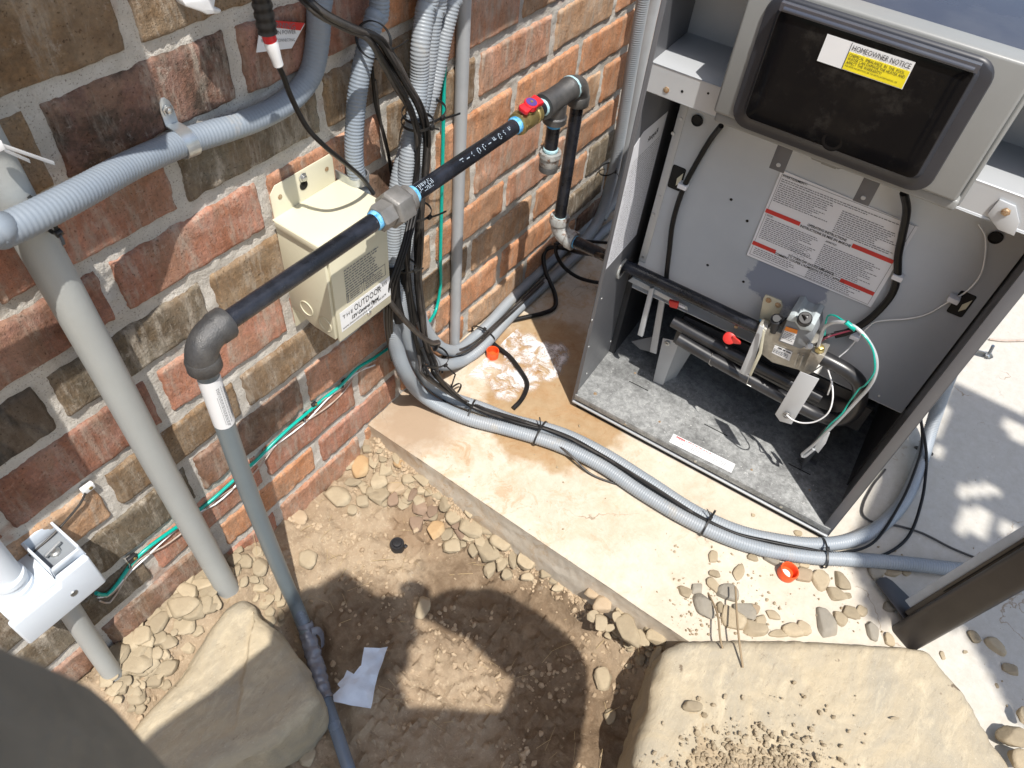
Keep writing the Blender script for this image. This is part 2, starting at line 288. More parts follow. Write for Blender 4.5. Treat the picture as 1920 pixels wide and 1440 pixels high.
def mat_slab():
    m, n, l, b = NM('slab_concrete'); vec = coords(n)
    c = mixc(n, l, ramp(n, l, nz(n, l, vec, 7, 7, .65, .3), .35, .7), (.57,.52,.44), (.50,.44,.355))
    sp = n.new('ShaderNodeSeparateXYZ'); l.new(vec, sp.inputs[0])
    # clean grey broom-finished deck past the heater, dusty tan near the dirt
    mr = n.new('ShaderNodeMapRange'); l.new(math_(n, l, 'SUBTRACT', sp.outputs[0], sp.outputs[1]), mr.inputs[0]); mr.inputs[1].default_value = 1.05; mr.inputs[2].default_value = 1.5
    c = mixc(n, l, mr.outputs[0], c, (.46,.445,.41))
    near = n.new('ShaderNodeMapRange'); l.new(sp.outputs[1], near.inputs[0]); near.inputs[1].default_value = -.75; near.inputs[2].default_value = -.1
    tan = math_(n, l, 'MULTIPLY', ramp(n, l, nz(n, l, vec, 14, 9, .8, .6), .46, .62), near.outputs[0])
    c = mixc(n, l, math_(n, l, 'MULTIPLY', tan, .8), c, (.47,.33,.20))
    flk = math_(n, l, 'MULTIPLY', ramp(n, l, nz(n, l, vec, 22, 10, .8, .9), .565, .59), near.outputs[0]); c = mixc(n, l, math_(n, l, 'MULTIPLY', flk, .7), c, (.42,.29,.17)); c = mixc(n, l, ramp(n, l, nz(n, l, vec, 40, 10, .85, .3), .655, .67), c, (.36,.26,.165))
    sp2 = ramp(n, l, nz(n, l, vec, 26, 8, .75, .6), .66, .70); c = mixc(n, l, math_(n, l, 'MULTIPLY', sp2, .7), c, (.40,.28,.17))
    c = mixc(n, l, ramp(n, l, nz(n, l, vec, 55, 8, .8), .35, .65), c, mixc(n, l, 1.0, c, (.86,.84,.80), 'MULTIPLY')); c = mixc(n, l, ramp(n, l, nz(n, l, vec, 17, 7, .75, .4), .62, .72), c, (.57,.54,.48))
    spk = ramp(n, l, nz(n, l, vec, 150, 3, .65), .69, .73); c = mixc(n, l, spk, c, (.25,.19,.13))
    w1 = circ(n, l, vec, .37, -.245, .15, .02, .09); w2 = circ(n, l, vec, .47, -.15, .12, .03, .10); w3 = circ(n, l, vec, .18, -.06, .10, .05, .09)
    wet = math_(n, l, 'MAXIMUM', w1, w2); c = mixc(n, l, wet, c, mixc(n, l, 1.0, c, (.72,.58,.42), 'MULTIPLY'))
    c = mixc(n, l, w3, c, (.34,.25,.17))
    vo = n.new('ShaderNodeTexVoronoi'); vo.feature = 'DISTANCE_TO_EDGE'; vo.inputs['Scale'].default_value = 2.2; dv = n.new('ShaderNodeVectorMath'); dv.operation = 'ADD'; l.new(vec, dv.inputs[0]); nn_ = n.new('ShaderNodeTexNoise'); nn_.inputs['Scale'].default_value = 9; nn_.inputs['Detail'].default_value = 8; l.new(vec, nn_.inputs['Vector']); ss_ = n.new('ShaderNodeVectorMath'); ss_.operation = 'SCALE'; ss_.inputs['Scale'].default_value = .25; l.new(nn_.outputs['Color'], ss_.inputs[0]); l.new(ss_.outputs[0], dv.inputs[1]); l.new(dv.outputs[0], vo.inputs['Vector'])
    c = mixc(n, l, math_(n, l, 'MULTIPLY', ramp(n, l, vo.outputs['Distance'], .0022, .0008), ramp(n, l, nz(n, l, vec, 6, 4), .50, .58)), c, (.25,.19,.13))
    l.new(c, b.inputs['Base Color']); r = n.new('ShaderNodeMapRange'); l.new(wet, r.inputs[0]); r.inputs[3].default_value = .88; r.inputs[4].default_value = .45; l.new(r.outputs[0], b.inputs['Roughness'])
    b1 = bump(n, l, nz(n, l, vec, 260, 5, .7), .25, .0015); l.new(bump(n, l, nz(n, l, vec, 30, 4, .6), .25, .004, b1), b.inputs['Normal']); return m
def mat_dirt():
    m, n, l, b = NM('dirt'); vec = coords(n)
    c = mixc(n, l, ramp(n, l, nz(n, l, vec, 9, 8, .7, .4), .36, .66), (.37,.29,.20), (.285,.21,.138))
    c = mixc(n, l, ramp(n, l, nz(n, l, vec, 26, 8, .75, .8), .60, .68), c, (.48,.40,.30))
    c = mixc(n, l, ramp(n, l, nz(n, l, vec, 160, 4, .7), .54, .66), c, (.41,.325,.225))
    c = mixc(n, l, ramp(n, l, nz(n, l, vec, 75, 8, .8, .5), .40, .34), c, (.19,.135,.085))
    arch_shade = math_(n, l, 'MAXIMUM', math_(n, l, 'MAXIMUM', circ(n, l, vec, .015, -.32, .115, .05, .12), circ(n, l, vec, -.135, -.215, .105, .05, .12)), math_(n, l, 'MAXIMUM', circ(n, l, vec, .03, -.44, .12, .05, .12), circ(n, l, vec, -.04, -.56, .14, .06, .12))); c = mixc(n, l, math_(n, l, 'MULTIPLY', arch_shade, .78), c, mixc(n, l, ramp(n, l, nz(n, l, vec, 34, 8, .8, .5), .45, .62), (.115,.075,.045), (.215,.155,.10)))  # shade painted into the soil colour along the photographer's arched shadow
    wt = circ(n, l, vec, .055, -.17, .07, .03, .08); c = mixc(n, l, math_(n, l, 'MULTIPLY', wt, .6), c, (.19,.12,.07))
    l.new(c, b.inputs['Base Color']); b.inputs['Roughness'].default_value = .95; b.inputs['Specular IOR Level'].default_value = .15
    b1 = bump(n, l, nz(n, l, vec, 420, 5, .75), .6, .002); l.new(bump(n, l, nz(n, l, vec, 90, 5, .7), .6, .006, b1), b.inputs['Normal']); return m
def mat_rock(name, c1, c2, dust):
    m, n, l, b = NM(name); vec = coords(n); oi = n.new('ShaderNodeObjectInfo')
    c = mixc(n, l, ramp(n, l, nz(n, l, vec, 14, 7, .65, .5), .38, .66), c1, c2)
    c = mixc(n, l, ramp(n, l, nz(n, l, vec, 5, 6, .65), .50, .68), c, dust)
    mr = n.new('ShaderNodeMapRange'); l.new(oi.outputs['Random'], mr.inputs[0]); mr.inputs[3].default_value = .78; mr.inputs[4].default_value = 1.18
    mm = n.new('ShaderNodeVectorMath'); mm.operation = 'SCALE'; l.new(c, mm.inputs[0]); l.new(mr.outputs[0], mm.inputs['Scale'])
    l.new(mm.outputs[0], b.inputs['Base Color']); b.inputs['Roughness'].default_value = .88; b.inputs['Specular IOR Level'].default_value = .25
    b1 = bump(n, l, nz(n, l, vec, 350, 5, .7), .35, .0015); l.new(bump(n, l, nz(n, l, vec, 45, 5, .6), .35, .005, b1), b.inputs['Normal']); return m
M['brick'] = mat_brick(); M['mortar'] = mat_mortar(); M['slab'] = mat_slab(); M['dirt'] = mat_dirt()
M['rock'] = mat_rock('river_rock', (.36,.295,.20), (.27,.22,.15), (.43,.36,.25))
M['rockgrey'] = mat_rock('grey_rock', (.27,.245,.20), (.22,.20,.165), (.34,.29,.215))
M['rockwet'] = mat_rock('wet_rock', (.24,.17,.12), (.2,.14,.1), (.28,.2,.14))
M['rockorange'] = mat_rock('orange_rock', (.38,.26,.14), (.30,.19,.10), (.40,.33,.21))
M['boulder'] = None
M['clod'] = mat_rock('dirt_clod', (.36,.28,.19), (.29,.215,.14), (.41,.325,.225))
M['dust'] = mat_rock('dusty_clod', (.37,.30,.20), (.32,.25,.165), (.40,.33,.23))
def mat_floor():
    m, n, l, b = NM('floor_pan'); vec = coords(n)
    c = mixc(n, l, ramp(n, l, nz(n, l, vec, 90, 7, .8, .4), .38, .62), (.20,.205,.205), (.40,.41,.405))
    c = mixc(n, l, ramp(n, l, nz(n, l, vec, 8, 6, .7, .6), .45, .62), c, mixc(n, l, 1.0, c, (.6,.6,.6), 'MULTIPLY'))
    c = mixc(n, l, ramp(n, l, nz(n, l, vec, 260, 3, .7), .64, .70), c, (.55,.55,.53)); c = mixc(n, l, ramp(n, l, nz(n, l, vec, 190, 3, .7), .70, .73), c, (.04,.04,.04))
    l.new(c, b.inputs['Base Color']); b.inputs['Roughness'].default_value = .5; b.inputs['Metallic'].default_value = .25; l.new(bump(n, l, nz(n, l, vec, 500, 3), .2, .0008), b.inputs['Normal']); return m
def mat_firewall():
    m, n, l, b = NM('firewall_sheet'); vec = coords(n); sp = n.new('ShaderNodeSeparateXYZ'); l.new(vec, sp.inputs[0])
    c = mixc(n, l, ramp(n, l, nz(n, l, vec, 5, 6, .6), .35, .7), (.66,.65,.62), (.57,.565,.55))
    dx = math_(n, l, 'MULTIPLY', math_(n, l, 'SUBTRACT', sp.outputs[0], .245), .85); dz = math_(n, l, 'SUBTRACT', sp.outputs[2], .375)
    d = math_(n, l, 'SQRT', math_(n, l, 'ADD', math_(n, l, 'MULTIPLY', dx, dx), math_(n, l, 'MULTIPLY', dz, dz))); d = math_(n, l, 'ADD', d, math_(n, l, 'MULTIPLY', math_(n, l, 'SUBTRACT', nz(n, l, vec, 26, 7, .7), .5), .09))
    mr = n.new('ShaderNodeMapRange'); l.new(d, mr.inputs[0]); mr.inputs[1].default_value = .052; mr.inputs[2].default_value = .046; c = mixc(n, l, mr.outputs[0], c, (.34,.35,.39))
    c = mixc(n, l, ramp(n, l, nz(n, l, coords(n, (3, 1, .4)), 40, 5, .7), .68, .74), c, (.44,.44,.43))
    l.new(c, b.inputs['Base Color']); b.inputs['Roughness'].default_value = .45; b.inputs['Metallic'].default_value = .1; return m
M['floorpan'] = mat_floor(); M['firewall'] = mat_firewall()
def mat_boulder():
    m, n, l, b = NM('boulder'); vec = coords(n); st = coords(n, (.5, 1.4, 1))
    c = mixc(n, l, ramp(n, l, nz(n, l, vec, 6, 9, .72, .8), .40, .62), (.42,.35,.24), (.32,.285,.22))
    c = mixc(n, l, ramp(n, l, nz(n, l, st, 26, 8, .75, .6), .52, .68), c, (.48,.41,.29)); c = mixc(n, l, ramp(n, l, nz(n, l, st, 70, 6, .8), .60, .70), c, (.24,.20,.145))
    c = mixc(n, l, ramp(n, l, nz(n, l, vec, 17, 4, .5), .695, .71), c, (.16,.125,.085)); c = mixc(n, l, ramp(n, l, nz(n, l, vec, 260, 4, .7), .60, .72), c, (.46,.40,.30)); c = mixc(n, l, ramp(n, l, nz(n, l, vec, 300, 4, .7), .30, .22), c, (.14,.11,.08))
    l.new(c, b.inputs['Base Color']); b.inputs['Roughness'].default_value = .85; b.inputs['Specular IOR Level'].default_value = .25
    b1 = bump(n, l, nz(n, l, vec, 420, 5, .75), .5, .0015); b2 = bump(n, l, nz(n, l, st, 60, 6, .7, .5), .5, .004, b1); l.new(bump(n, l, nz(n, l, vec, 14, 6, .6), .4, .008, b2), b.inputs['Normal']); return m
M['boulder'] = mat_boulder()
def mat_foam():
    m, n, l, b = NM('soap_foam'); vec = coords(n)
    b.inputs['Base Color'].default_value = (.86,.84,.84,1); b.inputs['Roughness'].default_value = .35
    at = n.new('ShaderNodeAttribute'); at.attribute_name = 'Col'
    vo = n.new('ShaderNodeTexVoronoi'); vo.inputs['Scale'].default_value = 170; l.new(vec, vo.inputs[0]); pop = ramp(n, l, vo.outputs['Distance'], .10, .24)
    a = math_(n, l, 'MULTIPLY', at.outputs['Fac'], ramp(n, l, nz(n, l, vec, 30, 6, .75, .6), .42, .60)); a = math_(n, l, 'MULTIPLY', a, pop)
    l.new(a, b.inputs['Alpha']); l.new(bump(n, l, nz(n, l, vec, 600, 3), .6, .002), b.inputs['Normal']); return m
M['foam'] = mat_foam()
def struct(o): o['kind'] = 'structure'; return o
N = noise.noise
def fb(x, y, z=0, o=4, g=.5):
    a = 1; s = 0
    for i in range(o): s += a*N(V((x, y, z))); x *= 2.03; y *= 2.03; z *= 2.03; a *= g
    return s
def sstep(a, b, x): t = max(0, min(1, (x-a)/(b-a))); return t*t*(3-2*t)
# ================================================================ SETTING
SLX = 0.121                                       # edge of the concrete slab (runs square to the wall)
def grid(xs, ys, fn):
    mb = MB(); nx, ny = len(xs), len(ys)
    return mb.add([(x, y, fn(x, y)) for y in ys for x in xs], [(j*nx+i, j*nx+i+1, (j+1)*nx+i+1, (j+1)*nx+i) for j in range(ny-1) for i in range(nx-1)])
def fr(a, b, s): n = max(1, round((b-a)/s)); return [a + (b-a)*i/n for i in range(n+1)]
TR = [(-.188,-.13),(-.197,-.165),(-.222,-.20),(-.249,-.247),(-.27,-.30),(-.30,-.36)]
def segd(x, y, a, b):
    dx, dy = b[0]-a[0], b[1]-a[1]; t = max(0, min(1, ((x-a[0])*dx+(y-a[1])*dy)/(dx*dx+dy*dy))); return math.hypot(x-a[0]-dx*t, y-a[1]-dy*t)
def dirt_h(x, y):
    h = -.072 - .045*sstep(.0, .35, -y)*sstep(1.3, .5, -y) + .078*sstep(-.05, -.28, x)*sstep(-.17, -.04, y)
    h -= .03*math.exp(-((x+.04)**2/.02 + (y+.46)**2/.03))
    h += .036*math.exp(-((x-.125)/.035)**2) + .082*math.exp(-(segd(x, y, (.09,-.70), (-.06,-.80))/.052)**2)
    if -.36 < x < -.1 and -.42 < y < -.08: h -= .022*math.exp(-(min(segd(x, y, TR[i], TR[i+1]) for i in range(5))/.022)**2)
    h += .012*fb(x*6, y*6, 1.3, 3) + .008*fb(x*26, y*26, 5, 4, .55)
    c = fb(x*70, y*70, 9, 2); m = sstep(-.05, .35, fb(x*5+3, y*5, 2, 2) + .9*math.exp(-((x+.02)**2+(y+.38)**2)/.02)); h += .010*max(0, c)*(.25+m)
    return h
xs = fr(-3, -.8, .1)[:-1] + fr(-.8, .135, .0042); ys = fr(-3, -1.05, .1)[:-1] + fr(-1.05, .0, .0042)
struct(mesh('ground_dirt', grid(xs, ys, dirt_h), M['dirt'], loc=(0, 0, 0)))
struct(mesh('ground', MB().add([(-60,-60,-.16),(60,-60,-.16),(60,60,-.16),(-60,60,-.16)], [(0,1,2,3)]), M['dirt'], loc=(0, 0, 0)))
def slab_mesh():
    mb = MB(); xs = fr(SLX, 1.5, .012) + fr(1.6, 6, .4); ys = fr(-6, -1.7, .4) + fr(-1.6, 0.0, .012)
    def h(x, y): return -.0035*math.exp(-(x-SLX)/.004) + .0008*fb(x*9, y*9) 
    g = grid(xs, ys, h); mb.add(g.v, g.f)
    ys = fr(-6, -1.3, .2)[:-1] + fr(-1.3, 0, .005); zs = fr(-.15, -.0035, .006); n = len(ys)
    mb.add([(SLX + .0010*fb(y*60, z*60, 3, 4) + .0012*fb(y*220, z*220, 3, 2) - .004*sstep(-.02, -.06, z) - .003*(z < -.12), y, z + (.0012*fb(y*60, 1, 1) if z > -.01 else 0)) for z in zs for y in ys],
        [(j*n+i, (j+1)*n+i, (j+1)*n+i+1, j*n+i+1) for j in range(len(zs)-1) for i in range(n-1)])
    return mb
struct(mesh('patio_slab', slab_mesh(), M['slab'], loc=(0, 0, 0)))

# brick wall: every brick face is modelled, laid on a recessed mortar bed
ZC = [0, .92, 1.93, 2.98, 3.96, 5.08, 6.05, 7.03, 8.0, 9.04]; BL = .2022777
def zc(k): return (ZC[k] if 0 <= k <= 9 else (k if k < 0 else 9.04 + (k-9)))*S
PAL = {'R': ((.36,.165,.110), .7, .12), 'r': ((.26,.125,.09), .5, .35), 'P': ((.39,.20,.125), .8, .1), 'O': ((.43,.205,.098), .45, .06), 'T': ((.40,.25,.145), .75, .1),
    'B': ((.20,.14,.082), .7, .25), 'G': ((.145,.125,.092), .9, .35), 'D': ((.19,.105,.08), .7, .9), 'd': ((.23,.135,.095), .6, .5), 'K': ((.05,.044,.038), .2, .3)}
BC = {(9,-1.5):'B',(9,-.5):'B',(9,.5):'d',(8,-2):'B',(8,-1):'D',(8,0):'r',(8,1):'O',(8,2):'d',(7,-2.5):'r',(7,-1.5):'R',(7,-.5):'G',(7,.5):'B',(7,1.5):'P',(7,2.5):'T',(7,3.5):'T',
 (6,-2):'r',(6,-1):'R',(6,0):'P',(6,1):'B',(6,2):'P',(6,3):'T',(6,4):'O',(5,-2.5):'K',(5,-1.5):'G',(5,-.5):'B',(5,.5):'d',(5,1.5):'O',(5,2.5):'O',(5,3.5):'O',(5,4.5):'O',
 (4,-3):'r',(4,-2):'r',(4,-1):'R',(4,0):'R',(4,1):'T',(4,2):'P',(4,3):'T',(4,4):'O',(3,-2.5):'T',(3,-1.5):'B',(3,-.5):'B',(3,.5):'T',(3,1.5):'O',(3,2.5):'P',(3,3.5):'O',
 (2,-3):'G',(2,-2):'G',(2,-1):'d',(2,0):'P',(2,1):'B',(2,2):'T',(2,3):'O',(2,4):'G',(1,-2.5):'G',(1,-1.5):'R',(1,-.5):'R',(1,.5):'P',(1,1.5):'O',(1,2.5):'O',(1,3.5):'G',
 (0,-3):'d',(0,-2):'d',(0,-1):'O',(0,0):'R',(0,1):'O',(0,2):'T',(0,3):'O',(-1,-2.5):'r',(-1,-1.5):'R',(-1,-.5):'P',(-1,.5):'O'}
def build_wall():
    mb = MB(); col = []; mixv = []; rnd = random.Random(11)
    for r in range(-2, 27):
        off = 0 if r % 2 == 0 else .5; z0 = zc(r); z1 = zc(r+1)
        for i in range(-12, 20):
            a = i + off; x0 = a*BL; x1 = x0 + BL
            vis = -1.0 < x1 and x0 < 1.35 and r < 11
            key = BC.get((r, a)) or rnd.choice('RRrPOOTTBGdD')
            c, s, dk = PAL[key]; f = rnd.uniform(1.18, 1.48); g_ = sum(c)/3; c = tuple((x*.80 + g_*.20)*f for x in c)
            mo = .0068; mz = .0078; X0 = x0 + mo + rnd.uniform(-.001,.002); X1 = x1 - mo - rnd.uniform(-.001,.002); Z0 = z0 + mz*rnd.uniform(.75,1.2); Z1 = z1 - mz*rnd.uniform(.75,1.2)
            nx, nn = (34, 14) if vis else (6, 4); pro = .0052 + rnd.uniform(-.001, .0012); sd = rnd.uniform(0, 50); vs = []
            for j in range(nn+1):
                for k in range(nx+1):
                    u = k/nx; t = j/nn; u = u - .11*math.sin(2*math.pi*u)/1.0*.9; t = t - .12*math.sin(2*math.pi*t)*.9    # crowd rows to the arris
                    x = X0 + (X1-X0)*u; z = Z0 + (Z1-Z0)*t; e = min(u*(X1-X0), (1-u)*(X1-X0), t*(Z1-Z0), (1-t)*(Z1-Z0))
                    if vis:
                        x += .0022*N(V((z*90, sd, x*20)))*(1-sstep(0, .012, min(u, 1-u)*(X1-X0))) ; z += .0023*fb(x*48, sd, 0, 4)*(1-sstep(0, .012, min(t, 1-t)*(Z1-Z0)))
                        y = -pro + .007*(1-sstep(0, .0028, e)) + .0014*fb(x*22+sd, z*22, 1, 3) + .0012*N(V((x*170+sd, z*34, 4)))
                        if e < .009: y += .0024*max(0, N(V((x*95+sd, z*95, 7))))
                    else: y = -pro + (.007 if e < .0001 else 0)
                    vs.append((x, y, z))
            w_ = nx+1; mb.add(vs, [(q*w_+k, q*w_+k+1, (q+1)*w_+k+1, (q+1)*w_+k) for q in range(nn) for k in range(nx)])
            col += [c]*len(vs); mixv += [(s, dk, 0)]*len(vs)
    # mortar bed
    xs = fr(-2.6, -1.0, .2)[:-1] + fr(-1.0, 1.4, .0045)[:-1] + fr(1.4, 4.0, .2); zs = fr(-.2, .95, .0045)[:-1] + fr(.95, 2.25, .2); n = len(xs)
    vs = [(x, -.0004 + .0020*fb(x*40, z*40, 2, 3) + .0012*N(V((x*240, z*240, 0))), z) for z in zs for x in xs]
    mb.add(vs, [(j*n+i, j*n+i+1, (j+1)*n+i+1, (j+1)*n+i) for j in range(len(zs)-1) for i in range(n-1)], 1); col += [(.5,.45,.4)]*len(vs); mixv += [(0,0,0)]*len(vs)
    b = [(-2.6,.012,-.2),(4.0,.012,-.2),(4.0,.012,2.26),(-2.6,.012,2.26)]; m0 = len(mb.v); mb.box((-2.6,.012,-.3),(4.0,.2,2.26), 1); k = len(mb.v)-m0; col += [(.5,.45,.4)]*k; mixv += [(0,0,0)]*k
    o = mesh('brick_wall', mb, [M['brick'], M['mortar']], loc=(0, 0, 0), sharp=60)
    for nm, d in (('Col', col), ('Mix', mixv)):
        at = o.data.color_attributes.new(nm, 'FLOAT_COLOR', 'POINT'); at.data.foreach_set('color', [x for c in d for x in (*c, 1)])
    o['label'] = 'weathered red and brown brick wall with wide pale mortar joints'; o['category'] = 'brick wall'
build_wall()

# ---------------------------------------------------------------- rocks
def rock_mb(c, a, b, hgt, sub=3, seed=0, amp=.22, ang=.0):
    bm = bmesh.new(); bmesh.ops.create_icosphere(bm, subdivisions=sub, radius=1); mb = MB(); r = random.Random(seed)
    o = V((seed*3.7 % 91, seed*1.3 % 57, seed*.7 % 33)); tilt = Matrix.Rotation(r.uniform(-.18,.18), 3, 'X') @ Matrix.Rotation(r.uniform(-.18,.18), 3, 'Y')
    ex = a.normalized(); la = a.length; bb = b - ex*b.dot(ex); ey = bb.normalized(); lb = max(bb.length, .3*la)
    cuts = [(V((math.cos(t), math.sin(t), r.uniform(-.2,.35))).normalized(), r.uniform(.62,.92)) for t in [r.uniform(0, 6.28) for _ in range(6)]] + [(V((r.uniform(-.3,.3), r.uniform(-.3,.3), 1)).normalized(), r.uniform(.6,.9))]
    vs = []
    for v in bm.verts:
        p = v.co.copy(); q = V(tuple(math.copysign(abs(x)**.74, x) for x in p)); q *= 1 + amp*noise.noise(p*1.1 + o) + .10*noise.noise(p*2.6 + o) + .045*noise.noise(p*6 + o)
        for nn_, d in cuts:
            e = q.dot(nn_) - d
            if e > 0: q -= nn_*e*.85
        q = tilt @ q; vs.append(c + ex*q.x*la + ey*q.y*lb + V((0, 0, 1))*q.z*hgt)
    mb.add(vs, [tuple(v.index for v in f.verts) for f in bm.faces]); bm.free(); return mb
rock_id = [0]
def rock(u, v, rx, ry, z, label, group, ang=0, m='rock', hf=.5, name='river_rock', cat='rock', sink=.25, sub=3, amp=.22, lift=0):
    ca, sa = math.cos(R3(ang)), math.sin(R3(ang))
    if z is None: p = zP(u, v, -.09); z = dirt_h(p.x, p.y); p = zP(u, v, z); z = dirt_h(p.x, p.y)
    z += lift
    c = zP(u, v, z); a = (zP(u+rx*ca, v+rx*sa, z) - zP(u-rx*ca, v-rx*sa, z))/2; b = (zP(u-ry*sa, v+ry*ca, z) - zP(u+ry*sa, v-ry*ca, z))/2
    k = .98; a *= k; b *= k; h = min(a.length, b.length)*hf; rock_id[0] += 1
    mb = rock_mb(c + V((0, 0, h*(1-2*sink)*.6)), a, b, h, seed=rock_id[0]+5, sub=sub, amp=amp)
    return thing(name, mb, M[m], label, cat, group, sharp=50, loc=tuple(c))
def many(lst, z, ox, oy, sc_, label, group, **k):
    for t in lst:
        u, v, rx, ry = ox + t[0]/sc_, oy + t[1]/sc_, t[2]/sc_, t[3]/sc_; kk = dict(k)
        if len(t) > 4 and t[4] is not None: kk['ang'] = t[4]
        if len(t) > 5: kk['m'] = t[5]
        lb, g = (t[6], None) if len(t) > 6 else (label, group)
        rock(u, v, rx, ry, z, lb, g, **kk)
G1 = 'river rocks heaped along the slab edge'
many([(665,170,45,22),(690,235,34,40),(740,215,28,32),(750,275,45,35),(580,340,45,25),(710,330,50,45),(805,298,30,22),(870,320,40,40,None,'rock'),(935,330,45,30,40),
 (815,370,55,40,None,'clod'),(640,380,30,25),(685,392,38,32),(625,445,38,35),(575,490,32,30),(940,380,32,30),(968,395,24,24),(1015,405,32,26),(1065,450,48,45),(1100,515,42,45),
 (790,430,35,40,None,'rockwet'),(890,400,17,42,20,'rockwet'),(930,470,45,40,None,'rockwet'),(990,490,32,36,None,'rockwet'),(1175,500,32,20,40),(1165,630,28,20,30),(1065,610,32,42),(1230,645,32,35),(1200,690,26,45,-15),
 (1275,695,62,62),(1285,610,22,24),(1350,640,62,52,30),(1400,735,24,52),(1345,765,28,45,20),(1468,745,54,60),(1285,790,34,50,20),(1370,815,34,32),(1480,830,34,24),(1575,810,45,25),(1635,815,24,24,60),
 (1110,560,25,30,None,'rockwet'),(1130,600,40,22,60,'rockwet'),(905,560,45,40,None,'rockwet'),(960,520,30,22,None,'rockwet'),(720,180,20,14),(700,280,20,20),(860,290,18,14),(1310,660,26,30),(1020,350,22,16)],
 None, 450, 780, 2.743, 'small tan rounded river rock in the heap along the slab edge', G1, lift=.004)
many([(615,262,52,58,None,'rockorange','orange coarse rock at the top of the heap near the slab corner'),(815,245,28,28,None,'rockorange','small orange brown rock beside the speckled grey one near the slab edge'),
 (720,420,52,42,-40,'rock','pale jagged stone just right of the boomerang shaped stone in the heap'),(505,415,78,52,35,'rock','pale flat boomerang shaped stone nearest the wall in the rock heap'),
 (1005,585,45,52,40,'rockorange','yellowish crumbly rock between the heap and the black sprinkler cap'),(1095,668,58,40,-10,'rock','flat pale triangular stone right of the black sprinkler cap'),
 (1187,577,70,50,20,'rock','large bean shaped pale stone against the middle of the slab edge'),(343,735,55,56,None,'rock','round pale stone lying alone right of the grey riser pipe'),
 (305,520,50,36,20,'clod','crumbly clod on the bare dirt close to the wall base'),(942,985,40,66,15,'rock','oval grey cobble lying inside the big shadow on the dirt'),
 (1865,1345,46,64,15,'rock','pale oval stone on the dirt left of the big boulder')], None, 450, 780, 2.743, '', None, lift=.006, hf=.4)
G2 = 'river rocks by the foot of the riser pipe'
many([(100,778,46,52),(25,750,46,50),(70,842,38,20),(95,885,55,28),(92,700,32,34),(135,955,36,52,35),(188,920,38,45),(70,935,32,26),(205,965,30,26),(150,1060,38,32),(20,850,25,30),(210,1030,22,40),(-20,690,40,24),(150,1010,36,24),(-20,800,22,40)],
 None, 450, 780, 2.743, 'small tan river rock packed between the pale conduit and the grey riser pipe', G2, lift=.006, hf=.42)
G3 = 'river rocks banked against the brick wall'
many([(545,905,54,84,28),(655,742,40,64,48),(688,800,62,58),(765,745,44,60),(792,700,22,32),(890,655,92,58,-14),(885,757,68,44,-12),(645,930,78,62),(745,882,42,36),(818,832,48,40),(575,795,34,28),(735,955,30,74,22),(600,1020,40,28,-15),
 (530,1000,42,22),(635,1088,74,50),(672,1040,44,26,30),(728,1040,26,18,-30),(785,970,30,45,20),(560,1050,34,30),(690,1115,32,24),(1000,590,50,38,-30),(960,560,78,30,-12),(1035,640,30,50,-30),(1020,670,30,30),(850,620,30,20),(640,860,30,22),
 (700,1000,26,26),(790,900,26,20),(840,790,20,20),(620,970,30,22),(800,1040,24,34,30),(500,960,26,40,30),(610,1150,50,30),(570,1110,30,24)],
None, 0, 880, 2.571, 'flat tan river rock banked between the brick wall and the left flagstone', G3, hf=.36, lift=.008)
many([(1140,1385,64,62),(1225,1370,38,60),(1330,1300,36,42),(1320,1390,52,52),(1385,1310,34,60,10),(1465,1330,46,42),(1430,1235,56,24,-25),(1380,1215,50,24,-25),(1450,1150,40,30),(1540,1172,40,46),(1480,1390,50,44),(1390,1395,40,30),(1250,1300,34,26),(1500,1250,40,30)],
 None, 0, 880, 2.571, 'dusty rock tucked under the near edge of the left flagstone', 'rocks below the left flagstone', lift=.008, hf=.4)
G4 = 'pebbles scattered on the slab in front of the heater'
many([(555,340,25,30),(728,342,26,22),(697,298,20,20),(810,345,40,38,None,'rockgrey'),(668,407,26,36,35),(558,412,26,20),(953,365,32,24,20),(950,424,44,36,None,'clod'),(1025,440,42,50),(1120,450,40,46,10),(1095,505,52,32,15),(1160,580,46,30,15),(1205,580,28,24,30),
 (1145,510,22,16),(430,495,30,28),(482,478,28,28,None,'rockgrey'),(550,458,26,40,-20),(620,497,50,42,None,'rockgrey'),(515,550,42,66,-20,'rockgrey'),(815,592,40,20,15),(765,620,32,26),(735,570,28,28,None,'clod'),
 (735,655,66,38,15),(845,675,46,18),(905,660,54,32,15),(950,650,32,34),(1255,665,38,40,20,'rockgrey'),(1325,700,32,26,30),(515,215,17,16),(930,236,20,14),(1325,560,28,34,-30,'rockgrey'),(915,365,18,24),(1660,755,12,9),(1560,770,12,22),(1800,905,10,14),(380,160,10,8),
 (1110,610,50,26,40),(590,560,24,30),(690,575,50,44,None,'rockgrey')],
 0, 1100, 900, 2.3415, 'small dusty river pebble lying loose on the sunny slab below the heater', G4, hf=.5)
many([(640,605,72,50,20,'rock','large tan cobble behind the twigs at the left corner of the big boulder'),(1048,630,44,72,8,'rockgrey','upright grey green stone standing at the far edge of the big boulder'),
 (1270,395,44,52,20,'rockgrey','large shaded cobble beside the grey conduit right of the orange cap'),(1340,408,44,22,5,'rock','flat shaded stone touching the grey conduit, right of the large cobble'),(1405,408,24,18,0,'rock','smallest of the three shaded stones by the grey conduit'),
 (1700,690,32,26,10,'rock','small flat stone in shade right of the bronze post'),(1790,730,30,64,-28,'rock','long wedge shaped stone in the shade right of the bronze post'),(1860,835,42,24,10,'rock','oval stone alone in the shade at the right edge'),
 (730,154,11,8,0,'rock','tiny white pebble near the front lip of the heater floor')], 0, 1100, 900, 2.3415, '', None, hf=.5)
